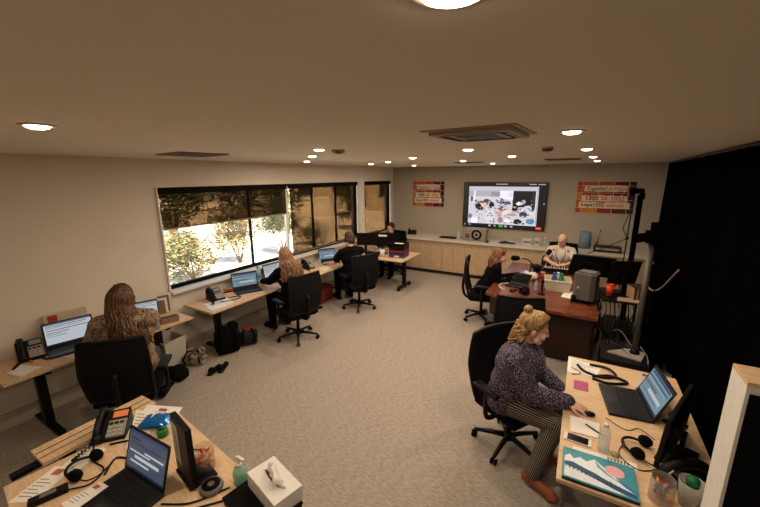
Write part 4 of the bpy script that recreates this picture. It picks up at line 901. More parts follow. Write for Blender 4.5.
# ---- desk of the woman in the hoodie
phone('black and grey desk phone at the left end of the wall desk', -4.7, 1.06, DZ, 168, tilt=42)
laptop('laptop', 'large open laptop on the wall desk, left of the woman in the hoodie', -4.55, 1.36, DZ, 168, .42, .27, R(14), 'mail')
t = thing('carton', 'red and white carton standing behind the large laptop on the wall desk', 'box', (-4.83, 1.42, DZ), R(82)); B().m(mat('carton_cream', '#c9bda8', .7)).box((0, 0, .17), (.36, .06, .34), bev=.003).build('carton_body', parent=t); B().m(mat('carton_red', '#b8402c', .6)).box((-.11, -.031, .3), (.08, .003, .07)).build('carton_label', parent=t)
sheet('white notepad at the left front corner of the wall desk', [(-4.56, .95), (-4.36, 1.04), (-4.29, .87), (-4.46, .82)], DZ, 'notepad', th=.012, cat='notepad', marks=[(0, 0, 1, .05, GREY)])
o = B().m(mat('orange_plastic', '#c9622c', .5)).box((0, 0, .006), (.05, .02, .012), bev=.003).cap((.02, 0, .006), (.05, 0, .006), .005, .003, 8).build('highlighter', loc=(-4.58, 1.02, DZ)); tag(o, 'orange highlighter behind the white notepad on the wall desk', 'pen')
cable([(-4.62, 1.1, DZ+.006), (-4.5, 1.12, DZ+.006), (-4.5, 1.22, DZ+.006), (-4.62, 1.2, DZ+.006), (-4.6, 1.1, DZ+.006)], .009, 'thick black cord coiled beside the wall desk phone')
sheet('loose white papers beside the large laptop on the wall desk', [(-4.42, 1.22), (-4.42, 1.42), (-4.3, 1.45), (-4.3, 1.26)], DZ)
monitor('small screen on the wall desk, right of the woman in the hoodie', -4.68, 2.16, DZ, 160, .27, .2, R(8), .05, 'mail')
t = thing('paper_stack', 'stack of papers and cards standing at the right end of the wall desk', 'paper', (-4.72, 2.38, DZ), R(70))
for k in range(4): B().m(PAPER if k % 2 else mat('card_brown', '#7d6552', .8)).box((-.03+.03*k, .03*k, .09+.012*k), (.13, .012, .18+.02*k), rot=M.Rotation(R(-12+5*k), 3, 'X')).build('card', parent=t)
t = thing('card_box', 'brown picture card box at the right front corner of the wall desk', 'box', (-4.36, 2.26, DZ), R(75))
B().m(mat('card_box_brown', '#8a6a55', .7, var=.4, scale=30)).box((0, 0, .035), (.2, .09, .07), bev=.003).build('box_body', parent=t); B().m(mat('card_box_dark', '#453128', .7)).box((0, -.0, .071), (.18, .07, .003)).build('box_lid', parent=t)
tag(B().m(mat('blue_mat', '#5f7890', .8)).prism([(.08*math.cos(k*.4), .055*math.sin(k*.4)) for k in range(16)], 0, .008).build('mouse_mat', loc=(-4.33, 2.06, DZ)), 'small blue-grey mat beside the right hand of the woman in the hoodie', 'mat')
t = thing('waste_bin', 'white square bin under the right end of the wall desk', 'bin', (-4.62, 2.34, 0), R(5)); b = B().m(mat('bin_white', '#c6bcae', .5)); q = lambda s, z: [(-s, -s, z), (s, -s, z), (s, s, z), (-s, s, z)]
b._add([V(v) for v in q(.12, .0)+q(.15, .42)+q(.14, .42)+q(.11, .02)], [[3, 2, 1, 0]]+[[i, (i+1) % 4, 4+(i+1) % 4, 4+i] for i in range(4)]+[[4+i, 4+(i+1) % 4, 8+(i+1) % 4, 8+i] for i in range(4)]+[[8+i, 8+(i+1) % 4, 12+(i+1) % 4, 12+i] for i in range(4)]+[[12, 13, 14, 15]])
b.build('bin_body', parent=t); B().m(WHITE).tube([(-.15, -.15, .42), (.15, -.15, .42), (.15, .15, .42), (-.15, .15, .42), (-.15, -.15, .42)], .008, 6).build('bin_rim', parent=t)
def bag(name, label, x, y, w, d, h, m_, rz=0, straps=True, extra=None):
    t = thing(name, label, 'bag', (x, y, 0), rz, None); b = B().m(m_); r_ = random.Random(len(label))
    b.ell((0, 0, h*.42), (w*.5, d*.5, h*.45)); b.box((0, 0, h*.36), (w*.86, d*.8, h*.7), bev=.04)
    for k in range(7): b.ell((r_.uniform(-.35, .35)*w, r_.uniform(-.35, .35)*d, h*r_.uniform(.3, .8)), (w*.25, d*.25, h*.22))
    me = remesh(b, .014, 6)
    lo = min(v.co.z for v in me.vertices)
    for v in me.vertices: v.co.z = max(.002, v.co.z-lo)
    bd = mobj('bag_body', me, m_, t)
    if straps:
        for s in (-1, 1): B().m(BLACKM).tube(curve([(s*w*.25, -d*.42, h*.25), (s*w*.28, -d*.56, h*.6), (s*w*.2, -d*.2, h*.98), (s*w*.1, d*.1, h*.85)], 5), .013, 6).build('bag_strap', parent=t)
    if extra: extra(t)
    return t
bag('backpack', 'black backpack slumped on the floor against the leg of the red-haired typist desk', -4.3, 2.98, .36, .26, .46, BLKCLOTH, R(70))
def redbits(t):
    B().m(mat('red_cloth', '#8e2f26', .8)).ell((.02, .02, .23), (.09, .05, .04)).build('bag_lining', parent=t)
bag('handbag', 'small dark bag with a red lining, right of the black backpack', -4.25, 3.3, .3, .22, .26, mat('bag_dark', '#1f1b19', .8), R(60), True, redbits)
bag('shoulder_bag', 'cream and brown bag lying on the floor beside the white bin', -4.42, 2.55, .34, .24, .2, ramp_mat('bag_cream', 'noise', [(.4, '#4a4038'), (.55, '#a2927e'), (.7, '#c2b49f')], .9, 9), R(40), True)
bag('tote_bag', 'dark bag on the floor by the right foot of the woman in the hoodie', -4.26, 2.2, .3, .22, .18, BLKCLOTH, R(20), True)
o = bag('travel_bag', 'tan bag pushed against the wall under the gap between the window desks', -4.62, 2.62, .22, .18, .24, mat('bag_tan', '#7d6248', .8), R(10), False)
for dx, rz in ((0, .3), (.1, .55)):
    t = thing('shoe', 'black shoe on the carpet in front of the black backpack', 'shoe', (-4.0+dx*.4, 2.55+dx, 0), rz, 'shoes in front of the backpack'); b = B(); b.cap((0, -.08, .03), (0, .09, .025), .034, .03).ell((0, -.07, .05), (.032, .045, .045)); me = remesh(b, .007, 2)
    for v in me.vertices: v.co.z = max(v.co.z, .003)
    mobj('shoe_upper', me, BLACKM, t); B().m(DMETAL).cap((0, -.09, .008), (0, .1, .008), .036, .032, 12).build('shoe_sole', parent=t)
# ---- red-haired typist
phone('black desk phone with a grey face under the left end of the wide window', -4.6, 3.08, DZ, 168, tilt=38)
laptop('laptop', 'open laptop with a grey page under the middle of the wide window', -4.5, 3.58, DZ, 155, .4, .26, R(14), 'table')
laptop('laptop', 'black laptop directly in front of the red-haired typist', -4.55, 4.28, DZ, 178, .38, .26, R(10), 'mail')
sheet('spread of papers in front of the window desk phone', [(-4.56, 2.86), (-4.5, 3.2), (-4.24, 3.12), (-4.28, 2.8)], DZ, marks=LINES)
sheet('white form half under the spread papers on the window desk', [(-4.4, 2.78), (-4.36, 3.02), (-4.2, 2.98), (-4.24, 2.76)], DZ+.003)
cable([(-4.42, 3.02, DZ+.008), (-4.36, 3.12, DZ+.006), (-4.32, 3.26, DZ+.006), (-4.4, 3.34, DZ+.006), (-4.48, 3.2, DZ+.006)], .007, 'black cable loop between the window desk phone and the grey-page laptop')
t = bottle('sanitiser bottle with a blue label behind the grey-page laptop', -4.68, 3.96, DZ, .29, .05, '#d5e2e4', .4, None, mat('cap_blue', '#2f78a8', .4), 'sanitiser_bottle'); B().m(mat('label_blue', '#2f86a8', .5)).lathe([(.0515, .1), (.0515, .17), (.051, .17), (.051, .1), (.0515, .1)], seg=22).build('bottle_label', parent=t)
t = thing('stapler', 'small red stapler on the window sill side of the grey-page laptop', 'stapler', (-4.72, 3.38, DZ), R(70)); B().m(mat('red_plastic', '#b33a28', .4)).box((0, 0, .035), (.13, .03, .025), rot=M.Rotation(.12, 3, 'Y'), bev=.006).build('stapler_arm', parent=t); B().m(BLACK).box((0, 0, .008), (.14, .035, .014), bev=.003).build('stapler_base', parent=t)
# ---- man in the black shirt
phone('desk phone with a white handset rest, left of the man in the black shirt', -4.6, 5.12, DZ, 168, tilt=38)
laptop('laptop', 'open laptop with a pale page in front of the man in the black shirt', -4.52, 5.72, DZ, 150, .38, .26, R(12), 'table')
t = bottle('small water bottle with a blue cap between phone and laptop of the man in black', -4.5, 5.36, DZ, .17, .03, '#b9d4e0', .45, None, mat('cap_blue', '#2f78a8', .4))
t = bottle('green pump bottle on the window desk behind the pale-page laptop', -4.72, 6.05, DZ, .2, .04, '#a9cdb8', .5, None, mat('cap_green', '#2f7a5a', .4), 'sanitiser_bottle')
sheet('papers at the right hand of the man in the black shirt', [(-4.4, 5.2), (-4.36, 5.42), (-4.2, 5.38), (-4.22, 5.16)], DZ, marks=LINES)
t = thing('storage_box', 'dark red box on the floor under the window desk of the man in black', 'box', (-4.5, 5.36, 0), R(4)); B().m(mat('box_red', '#7a231c', .7)).box((0, 0, .14), (.3, .42, .28), bev=.006).build('box_body', parent=t); B().m(mat('box_red_dark', '#571813', .7)).box((0, 0, .295), (.31, .43, .03), bev=.004).build('box_lid', parent=t)
# ---- far wheeled desk
def lab(pn, c, rt): B().m(PAPER).box(c+rt @ V((-.02, .05, .1)), (.2, .004, .045), rot=rt).build('white_label', parent=pn)
monitor('black monitor with a white label on its back, on the far wheeled desk', -4.0, 7.05, DZ, -75, .46, .32, R(6), .17, 'mail', back=lab)
monitor('second black monitor at the window end of the far wheeled desk', -4.42, 6.98, DZ, -60, .42, .3, R(6), .16, 'mail')
t = thing('file_tray', 'stack of black, dark red and blue file trays on the far wheeled desk', 'tray', (-3.5, 6.92, DZ), R(5))
for k, (m_, h0, h) in enumerate(((mat('tray_blue', '#27407c', .5), 0, .085), (mat('tray_red', '#6e2226', .5), .09, .085), (BLACK, .18, .09), (BLACK, .275, .045))):
    b = B().m(m_); w, d = .36, .3
    b.box((0, 0, h0+.005), (w, d, .01)); b.box((0, d/2-.006, h0+h/2), (w, .012, h)); b.box((-w/2+.006, 0, h0+h/2), (.012, d, h)); b.box((w/2-.006, 0, h0+h/2), (.012, d, h)); b.box((0, -d/2+.006, h0+h*.42), (w, .012, h*.84)); b.build('tray_level', parent=t)
B().m(PAPER).box((0, -.157, .03), (.12, .003, .03)).build('tray_label', parent=t)
sheet('white papers lying in the top file tray', [(-3.62, 7.0), (-3.42, 7.02), (-3.4, 6.84), (-3.6, 6.82)], DZ+.287)
t = thing('pen_pot', 'white pot of pens left of the stacked file trays', 'pot', (-3.83, 6.74, DZ)); B().m(WHITE).lathe([(0, 0), (.055, 0), (.06, .16), (.053, .16), (.05, .01), (0, .01)], seg=22).build('pot_body', parent=t)
for k, h in enumerate(('#2f6a3f', '#1f1f22', '#c9a53a', '#3a4f8a')):
    a_ = k*1.5; o = B().m(mat('pen_'+h, h, .4)).cap((0, 0, 0), (0, 0, .13), .006, .005, 8).cap((0, 0, .13), (0, 0, .145), .005, .002, 8).build('pen', loc=(-3.83+.02*math.cos(a_), 6.74+.02*math.sin(a_), DZ+.075)); o.rotation_euler = (.2*math.sin(a_), .2*math.cos(a_), 0)
    tag(o, ('green', 'black', 'yellow', 'blue')[k]+' pen standing in the white pot on the far wheeled desk', 'pen', 'pens in the white pot')
t = thing('desk_organiser', 'black desk organiser in front of the far black monitor', 'organiser', (-4.05, 6.66, DZ), R(3)); B().m(BLACK).box((0, 0, .05), (.28, .16, .1), bev=.004).build('organiser_body', parent=t)
B().m(mat('organiser_slot', '#3b332c', .7)).box((0, 0, .101), (.24, .1, .003)).build('organiser_slot', parent=t)
t = thing('carrier_bag', 'white plastic bag hanging under the near edge of the far wheeled desk', 'bag', (-4.0, 6.55, 0)); b = B(); b.ell((0, 0, .42), (.11, .07, .17)).ell((.02, 0, .35), (.12, .08, .1)).ell((0, 0, .56), (.05, .035, .08)); mobj('bag_body', remesh(b, .012, 4), mat('bag_white', '#cfc6ba', .5, var=.12, scale=30), t)
B().m(mat('bag_white', '#cfc6ba', .5)).tube(curve([(-.04, 0, .6), (-.03, 0, .68), (.03, 0, .68), (.04, 0, .6)], 5), .006, 6).build('bag_handle', parent=t)
# ================================================================ RIGHT FOREGROUND DESK
laptop('laptop', 'open black laptop facing the blonde woman on the right foreground desk', .43, 3.1, DZ, 8, .42, .28, R(22), 'table')
t = thing('laptop', 'closed laptop with a painted snowy mountain and pink sun on its lid', 'laptop', (.238, 2.2, DZ), R(1), 'laptops')
PW, PH = .385, .265
B().m(mat('laptop_shell', '#17171a', .4)).box((0, 0, .008), (PW, PH, .014), bev=.004).build('base', parent=t)
ld_ = B().m(mat('lid_teal', '#3f8f9e', .4, var=.2, scale=14)).box((0, 0, .0195), (PW, PH, .009), bev=.004).build('lid', parent=t)
def art(poly, h, k, name):
    b = B().m(mat('paint_'+h, '#'+h, .5, var=.15, scale=40)); b._add([V(((x-.5)*PW, (.5-y)*PH, .0242+.0003*k)) for x, y in poly], [list(range(len(poly)))[::-1]]); return b.build(name, parent=ld_, raw=True)
art([(.03, .32), (.1, .22), (.16, .33), (.25, .22), (.34, .3), (.46, .14), (.6, .36), (.75, .55), (.97, .8), (.97, .9), (.5, .7), (.03, .55)], 'dfe6ea', 1, 'painted_mountain')
art([(.46, .14), (.52, .3), (.62, .47), (.8, .68), (.6, .52), (.48, .36)], '6f9fb8', 2, 'painted_slope')
art([(.72+.13*math.cos(a_*.35), .34+.17*math.sin(a_*.35)) for a_ in range(18)], 'e3a6b0', 1.5, 'painted_sun')
art([(.03, .5), (.15, .46), (.3, .54), (.45, .6), (.6, .7), (.78, .78), (.97, .84), (.97, .96), (.7, .9), (.4, .76), (.2, .66), (.03, .62)], '1f4f78', 3, 'painted_forest')
art([(.03, .62), (.2, .66), (.4, .76), (.7, .9), (.85, .97), (.03, .97)], 'd5dde2', 4, 'painted_snow')
art([(.72, .56), (.8, .6), (.97, .76), (.97, .84), (.84, .74)], '2a6f9c', 5, 'painted_ridge')
for i in range(14): x = .05+.055*i; art([(x, .6+.35*x*.75-.06*(i % 3)), (x+.014, .66+.35*x*.75), (x-.014, .66+.35*x*.75)], '16324a', 6, 'painted_tree')
art([(.05, .05), (.2, .07), (.2, .09), (.05, .07)], '2b3d49', 2, 'painted_stroke')
sheet('white printed sheet at the far left corner of the right foreground desk', [(.02, 3.7), (.3, 3.62), (.24, 3.4), (.02, 3.4)], DZ, marks=LINES)
sheet('square pink sticky note on the right foreground desk', [(.08, 3.27), (.19, 3.28), (.19, 3.13), (.08, 3.12)], DZ, 'sticky_note', mat('pink_note', '#b0567c', .8), cat='note', th=.003)
sheet('white notepad between the mouse hand and the white phone', [(.07, 2.72), (.26, 2.72), (.25, 2.55), (.08, 2.53)], DZ, 'notepad', th=.006, cat='notepad')
o = B().m(BLACK).cap((-.06, 0, .006), (.05, 0, .006), .005, .005, 8).cap((.05, 0, .006), (.07, 0, .006), .005, .0015, 8).build('pen', loc=(.22, 2.62, DZ+.0065), rot=(0, 0, R(-35))); tag(o, 'black pen lying on the white notepad of the right foreground desk', 'pen')
t = thing('mobile_phone', 'white mobile phone with a dark screen at the edge of the right foreground desk', 'phone', (.125, 2.465, DZ), R(-3)); B().m(WHITE).box((0, 0, .005), (.165, .08, .009), bev=.003).build('phone_body', parent=t); B().m(mat('phone_screen', '#0c0b0b', .12)).box((0, 0, .0098), (.125, .07, .0006)).build('screen', parent=t)
bottle('clear plastic water bottle beside the mountain laptop', .27, 2.44, DZ, .2, .034, '#e6eef0', .22, clear('water', '#f4fafc', .12, .03))
t = sheet('white sticker sheet with small marks above the mountain laptop', [(.1, 2.39), (.45, 2.41), (.45, 2.35), (.1, 2.34)], DZ, marks=[(.55+.05*i, .2, .58+.05*i, .8, mat('mark_ochre', '#b08a3c', .8) if i < 2 else INK) for i in range(7)])
o = B().m(mat('clear_lid', '#a8957a', .3)).lathe([(0, .02), (.02, .018), (.024, .006), (.022, 0), (0, 0)], seg=18).build('bottle_cap', loc=(.335, 2.425, DZ+.0025)); tag(o, 'loose amber bottle cap right of the clear water bottle', 'cap')
o = B().m(BLACK).ell((0, 0, .014), (.026, .045, .018)).build('computer_mouse', loc=(.19, 2.795, DZ), rot=(0, 0, R(-78)))
for v in o.data.vertices: v.co.z = max(v.co.z, .001)
tag(o, 'black mouse under the hand of the blonde woman', 'mouse')
headset('black headset with cable lying right of the water bottle', .47, 2.55, DZ, 70)
cable([(.4, 2.6, DZ+.004), (.36, 2.45, DZ+.004), (.45, 2.36, DZ+.004), (.56, 2.42, DZ+.004)], .003, 'thin headset cable curling toward the clear jar on the right desk')
cable([(.3, 2.82, DZ+.003), (.42, 2.74, DZ+.003), (.5, 2.8, DZ+.003), (.58, 2.72, DZ+.003)], .0025, 'thin cable lying between laptop and headset on the right desk')
monitor('black monitor seen edge-on from behind on the right foreground desk', .64, 2.62, DZ, -21, .56, .34, R(4), .05)
cable([(.1, 3.56, DZ+.01), (.16, 3.46, DZ+.01), (.3, 3.42, DZ+.01), (.4, 3.5, DZ+.012), (.34, 3.6, DZ+.02), (.2, 3.62, DZ+.01)], .012, 'thick black cable loop beyond the laptop on the right desk')
cable([(.22, 3.36, DZ+.01), (.34, 3.34, DZ+.01), (.48, 3.42, DZ+.012), (.36, 3.47, DZ+.016), (.22, 3.4, DZ+.01)], .012, 'second thick black cable loop right behind the open laptop')
cable([(.05, 3.5, DZ+.004), (.13, 3.42, DZ+.004), (.06, 3.36, DZ+.004)], .003, 'thin dark cable bent over the white sheet at the far corner')
t = thing('book', 'grey-white book standing behind the open laptop on the right desk', 'book', (.66, 3.45, DZ), R(75)); B().m(mat('book_white', '#bdb7ae', .7)).box((0, 0, .02), (.28, .2, .035), bev=.003).build('book_cover', parent=t); B().m(mat('book_red', '#7d3b35', .7)).box((.12, 0, .0385), (.04, .19, .002)).build('book_band', parent=t); t['label'] = 'grey-white book with a red band lying behind the open laptop on the right desk'
t = thing('power_adaptor', 'black power adaptor lying behind the open laptop on the right desk', 'adaptor', (.76, 3.1, DZ), R(60)); B().m(BLACK).box((0, 0, .018), (.13, .06, .034), bev=.006).build('adaptor_body', parent=t); B().m(GREY).box((0, 0, .0355), (.05, .03, .001)).build('rating_label', parent=t)
cable([(.76, 3.02, DZ+.01), (.66, 2.98, DZ+.01), (.74, 2.92, DZ+.01), (.8, 2.99, DZ+.01)], .009, 'black cord of the adaptor behind the open laptop')
sweets_jar('clear jar with orange and blue sweets, at the near edge of the right desk', .53, 2.165, DZ, .058, .15, ['c9573a', '2f5a8c', 'd8863c', '8a2f3a', '37507a'], 26)
t = thing('plastic_cup', 'clear cup with a green lid beside the sweet jar on the right desk', 'cup', (.66, 2.21, DZ)); B().m(clear('cup_plastic', '#dcdcd6', .35, .2)).lathe([(0, 0), (.045, 0), (.06, .15), (.057, .15), (.042, .006), (0, .006)], seg=24).build('cup_body', parent=t); B().m(mat('green_lid', '#146b3c', .4)).lathe([(.0, .185), (.018, .18), (.03, .165), (.03, .13), (0, .13)], seg=24).build('cup_lid', parent=t); B().m(mat('filling_grey', '#7f7a72', .7)).box((-.01, -.0, .08), (.05, .06, .1), bev=.01).build('cup_filling', parent=t)
t = thing('handset', 'black curved handset with a white mark in front of the edge-on monitor', 'handset', (.66, 2.38, DZ), R(30)); B().m(BLACK).tube(curve([(-.12, 0, .05), (-.09, 0, .1), (0, 0, .13), (.1, 0, .11), (.14, 0, .05)], 6), .032, 10).box((-.1, 0, .03), (.09, .08, .06), bev=.01).box((.13, 0, .03), (.08, .08, .06), bev=.01).build('handset_body', parent=t); B().m(WHITE).box((-.1, -.0335, .1), (.03, .003, .012), rot=M.Rotation(-.8, 3, 'Y')).build('white_mark', parent=t)
t = thing('display_cabinet', 'tall white cabinet with a wooden top and black front close in the right foreground', 'cabinet', (.738, 1.905, 0))
B().m(mat('cabinet_white', '#d9d5cc', .6)).box((0, 0, .84), (.2, .17, 1.66), bev=.003).build('cabinet_body', parent=t); B().m(WOOD).box((0, 0, 1.679), (.2, .17, .018), bev=.002).build('cabinet_top', parent=t); B().m(BLACKM).box((0.006, -.089, .83), (.188, .008, 1.62)).build('black_front', parent=t)
# ================================================================ BROWN DESK EQUIPMENT
BZ = .7305
monitor('wide black monitor turned away on the brown desk, behind the grey loudspeaker', .2, 6.3, BZ, -62, .68, .33, R(10), .2, 'mail', roll=R(-7))
t = thing('loudspeaker', 'grey desktop loudspeaker seen from behind at the right edge of the brown desk', 'speaker', (.15, 5.6, BZ), R(160))
GS = mat('speaker_grey', '#57534e', .55)
B().m(GS).prism([(-.12, -.11), (.12, -.11), (.14, .1), (.09, .14), (-.09, .14), (-.14, .1)], .05, .42).prism([(-.1, -.1), (.1, -.1), (.115, .08), (-.115, .08)], .42, .44).build('speaker_body', parent=t)
B().m(BLACKM).box((0, -.112, .25), (.2, .006, .3), bev=.003).build('speaker_front', parent=t); B().m(SILVER).ell((.06, .135, .22), (.02, .012, .02)).build('volume_knob', parent=t)
B().m(BLACK).prism([(-.13, -.15), (.13, -.15), (.1, .15), (-.1, .15)], 0, .02).box((0, 0, .035), (.06, .08, .035)).build('speaker_foot', parent=t)
t = thing('black_drum', 'small black drum beside the foot of the grey loudspeaker', 'drum', (.0, 5.5, BZ)); B().m(BLACKM).cap((-.03, 0, .05), (.03, 0, .05), .048, .048, 20, False).build('drum_body', parent=t); B().m(PAPER).cap((-.034, 0, .05), (-.03, 0, .05), .022, .022, 16, False).build('drum_label', parent=t)
sheet('white papers lying in front of the grey loudspeaker on the brown desk', [(-.12, 6.0), (.08, 5.96), (.04, 5.6), (-.16, 5.64)], BZ)
t = thing('storage_tub', 'cream tub with bottles standing in it, in the middle of the brown desk', 'tub', (-.24, 6.0, BZ), R(6)); t.scale = (1.15, 1.15, 1.15); q = lambda s, u, z: [(-s, -u, z), (s, -u, z), (s, u, z), (-s, u, z)]
b = B().m(mat('tub_cream', '#c3b8a6', .5)); b._add([V(v) for v in q(.14, .12, 0)+q(.165, .14, .16)+q(.155, .13, .16)+q(.13, .11, .012)], [[3, 2, 1, 0]]+[[i+r_*4, (i+1) % 4+r_*4, 4+(i+1) % 4+r_*4, 4+i+r_*4] for r_ in range(3) for i in range(4)]+[[12, 13, 14, 15]]); b.build('tub_body', parent=t); B().m(WHITE).box((0, -.143, .152), (.33, .012, .016)).build('tub_rim', parent=t)
for dx, dy, col, nm in ((-.05, .0, '#2f5fa8', 'blue'), (.05, .01, '#1f8a5a', 'green'), (0, .05, '#c9d4da', 'white')):
    bottle(nm+'-topped bottle standing in the cream tub on the brown desk', -.24+dx, 6.0+dy, BZ+.016, .25, .042, col, .6, None, mat('cap_'+col, col, .4))
t = thing('mixing_desk', 'silver-grey mixing console in front of the bald man', 'mixer', (-.28, 7.18, BZ), R(2)); B().m(SILVER).prism([(-.16, 0), (.16, 0), (.16, .05), (-.16, .09)], -.26, .26, M(((0, 0, 1), (1, 0, 0), (0, 1, 0)))).build('mixer_body', parent=t); B().m(BLACK).box((0, -.165, .045), (.52, .012, .09), bev=.003).build('mixer_back', parent=t)
b = B().m(BLACKM)
for i in range(10):
    for j in range(4): b.cap((-.2+.044*i, -.09+.06*j, .08-.007*j), (-.2+.044*i, -.09+.06*j, .096-.007*j), .009, .007, 8)
b.build('knob_panel', parent=t)
def desk_mic(label, x, y, pts, mic, r=.03, ring=False):
    t = thing('microphone', label, 'microphone', (x, y, BZ)); B().m(BLACK).lathe([(0, 0), (.075, 0), (.07, .014), (.015, .022), (0, .022)], seg=22).build('mic_base', parent=t)
    B().m(BLACK).tube(curve(pts, 6), .011, 8).build('mic_arm', parent=t); a_, c = V(mic[0]), V(mic[1])
    m_ = B().m(BLACKM).cap(a_, c, r, r*.85, 14).build('mic_head', parent=t); B().m(SILVER).cap(c+(c-a_).normalized()*r*.6, c+(c-a_)*.7+(c-a_).normalized()*r*.6, r*.5, r*.4, 12).build('mic_body', parent=m_)
    return t
desk_mic('black microphone on a bent desk stand in front of the bald man', -.58, 7.2, [(0, 0, .02), (.0, 0, .22), (.03, .02, .28), (.08, .08, .3)], [(.1, .12, .34), (.07, .07, .3)], .045)
desk_mic('black foam microphone on an arm in front of the red-haired woman in black', -.74, 6.75, [(0, 0, .02), (.02, 0, .2), (-.06, -.05, .28), (-.14, -.12, .3)], [(-.26, -.2, .31), (-.2, -.16, .31)], .05)
t = thing('video_camera', 'black camera on the brown desk between the two microphones', 'camera', (-.66, 6.98, BZ), R(20)); B().m(BLACK).box((0, 0, .09), (.12, .16, .09), bev=.012).box((0, 0, .025), (.06, .06, .05)).build('camera_body', parent=t); B().m(BLACKM).cap((0, -.08, .09), (0, -.17, .09), .045, .05, 16, False).build('camera_lens', parent=t)
sheet('white papers under the hands of the red-haired woman in black', [(-1.1, 6.55), (-.84, 6.55), (-.82, 6.15), (-1.08, 6.12)], BZ)
t = thing('cloth', 'crumpled white cloth on the brown desk beside the microphones', 'cloth', (-.7, 6.45, BZ)); b = B()
for k in range(40): b.ell((rnd.uniform(-.11, .11), rnd.uniform(-.13, .13), .03+rnd.uniform(0, .05)), (.06, .016, .04), M.Rotation(rnd.uniform(0, 3), 3, 'Z') @ M.Rotation(rnd.uniform(-.6, .6), 3, 'X'))
mobj('cloth_body', remesh(b, .008, 2), mat('cloth_white', '#c9c1b5', .9), t); B().m(BLACKM).tube([(-.09, -.1, .03), (-.09, -.1, .15)], .008, 6).build('clip', parent=t)
laptop('tablet_computer', 'small black tablet on a stand near the left end of the brown desk', -.82, 5.86, BZ, 70, .3, .2, R(35), 'off')
bpy.data.objects['tablet_computer']['category'] = 'tablet'
t = thing('camera', 'black photo camera on the brown desk behind the empty chair', 'camera', (-.66, 5.56, BZ), R(10)); B().m(BLACK).box((0, 0, .045), (.15, .07, .09), bev=.012).box((0, 0, .1), (.06, .06, .03), bev=.01).build('camera_body', parent=t); B().m(BLACKM).cap((0, -.03, .045), (0, -.12, .045), .038, .042, 18, False).build('camera_lens', parent=t); B().m(BLACKM).tube(curve([(-.08, 0, .05), (-.16, -.05, .02), (-.2, .05, .012), (-.1, .09, .012)], 6), .009, 6).build('camera_strap', parent=t)
bottle('small bottle with a blue label on the brown desk right of the photo camera', -.52, 5.78, BZ, .17, .03, '#a9bdd0', .5, None, mat('cap_blue', '#2f78a8', .4))
t = thing('stick_microphone', 'slim black upright microphone on the brown desk beside the small bottle', 'microphone', (-.42, 5.62, BZ)); B().m(BLACKM).cap((0, 0, .02), (0, 0, .17), .014, .016, 12).ell((0, 0, .2), (.026, .026, .03)).build('mic_body', parent=t); B().m(BLACK).lathe([(0, 0), (.05, 0), (.045, .02), (0, .022)], seg=18).build('mic_base', parent=t)
t = thing('drinking_glass', 'clear tumbler between the black upright microphone and the cream tub', 'glass', (-.4, 5.95, BZ)); B().m(JAR).lathe([(0, 0), (.036, 0), (.042, .13), (.039, .13), (.033, .008), (0, .008)], seg=20).build('tumbler_body', parent=t)
cable([(-.9, 5.98, BZ+.006), (-1.05, 5.9, BZ+.006), (-1.06, 5.7, BZ+.006), (-.95, 5.56, BZ+.006)], .007, 'white cable curving over the left corner of the brown desk', m_=WHITE)
cable([(-.6, 6.9, BZ+.008), (-.4, 6.75, BZ+.008), (-.2, 6.6, BZ+.008), (0, 6.55, BZ+.008)], .008, 'black cable between the camera and the wide monitor on the brown desk')
for x, y, r_, lb in ((-.5, 6.58, .035, 'red cup on the brown desk behind the cream tub'),):
    t = thing('paper_cup', lb, 'cup', (x, y, BZ)); B().m(mat('cup_red', '#a8382a', .6)).lathe([(0, 0), (r_*.8, 0), (r_, .1), (r_*.92, .1), (r_*.74, .008), (0, .008)], seg=20).build('cup_body', parent=t); B().m(WHITE).lathe([(r_*.92, .1), (r_*1.05, .104), (r_*.98, .108)], seg=20).build('cup_rim', parent=t)
# ---- equipment table, stands and cables on the right
t = thing('equipment_table', 'low dark table cluttered with equipment right of the brown desk', 'table', (.62, 6.25, 0)); B().m(BLACK).box((0, 0, .685), (.56, .66, .03), bev=.003).build('tabletop', parent=t)
for sx in (-1, 1):
    for sy in (-1, 1): B().m(DMETAL).box((sx*.25, sy*.3, .335), (.03, .03, .67)).build('leg', parent=t)
B().m(DMETAL).box((0, 0, .2), (.5, .6, .02)).build('shelf', parent=t)
EZ = .7005
t = thing('paper_cup', 'bright orange-red cup on the equipment table', 'cup', (.47, 6.12, EZ)); B().m(mat('cup_orange', '#e0431c', .4)).lathe([(0, 0), (.04, 0), (.055, .18), (.05, .18), (.036, .008), (0, .008)], seg=22).build('cup_body', parent=t); B().m(mat('cup_orange_dark', '#a52c12', .4)).lathe([(.05, .18), (.058, .184), (.055, .19)], seg=22).build('cup_rim', parent=t)
monitor('black monitor leaning at the back of the equipment table', .64, 6.42, EZ, -70, .4, .42, R(16), .1, None)
sheet('brown and white papers on the equipment table in front of the leaning monitor', [(.58, 6.14), (.86, 6.16), (.84, 5.96), (.56, 5.95)], EZ, m_=mat('paper_tan', '#b89c7a', .8))
t = thing('card_box', 'striped brown box at the right end of the equipment table', 'box', (.8, 6.2, EZ+.003), R(20)); B().m(ramp_mat('striped_card', 'wave', [(.4, '#4a3626'), (.6, '#a88a6a')], .8, 6)).box((0, 0, .09), (.16, .2, .18), bev=.004).build('box_body', parent=t); B().m(mat('card_dark', '#3a2a20', .8)).box((0, 0, .184), (.165, .205, .012)).build('box_lid', parent=t)
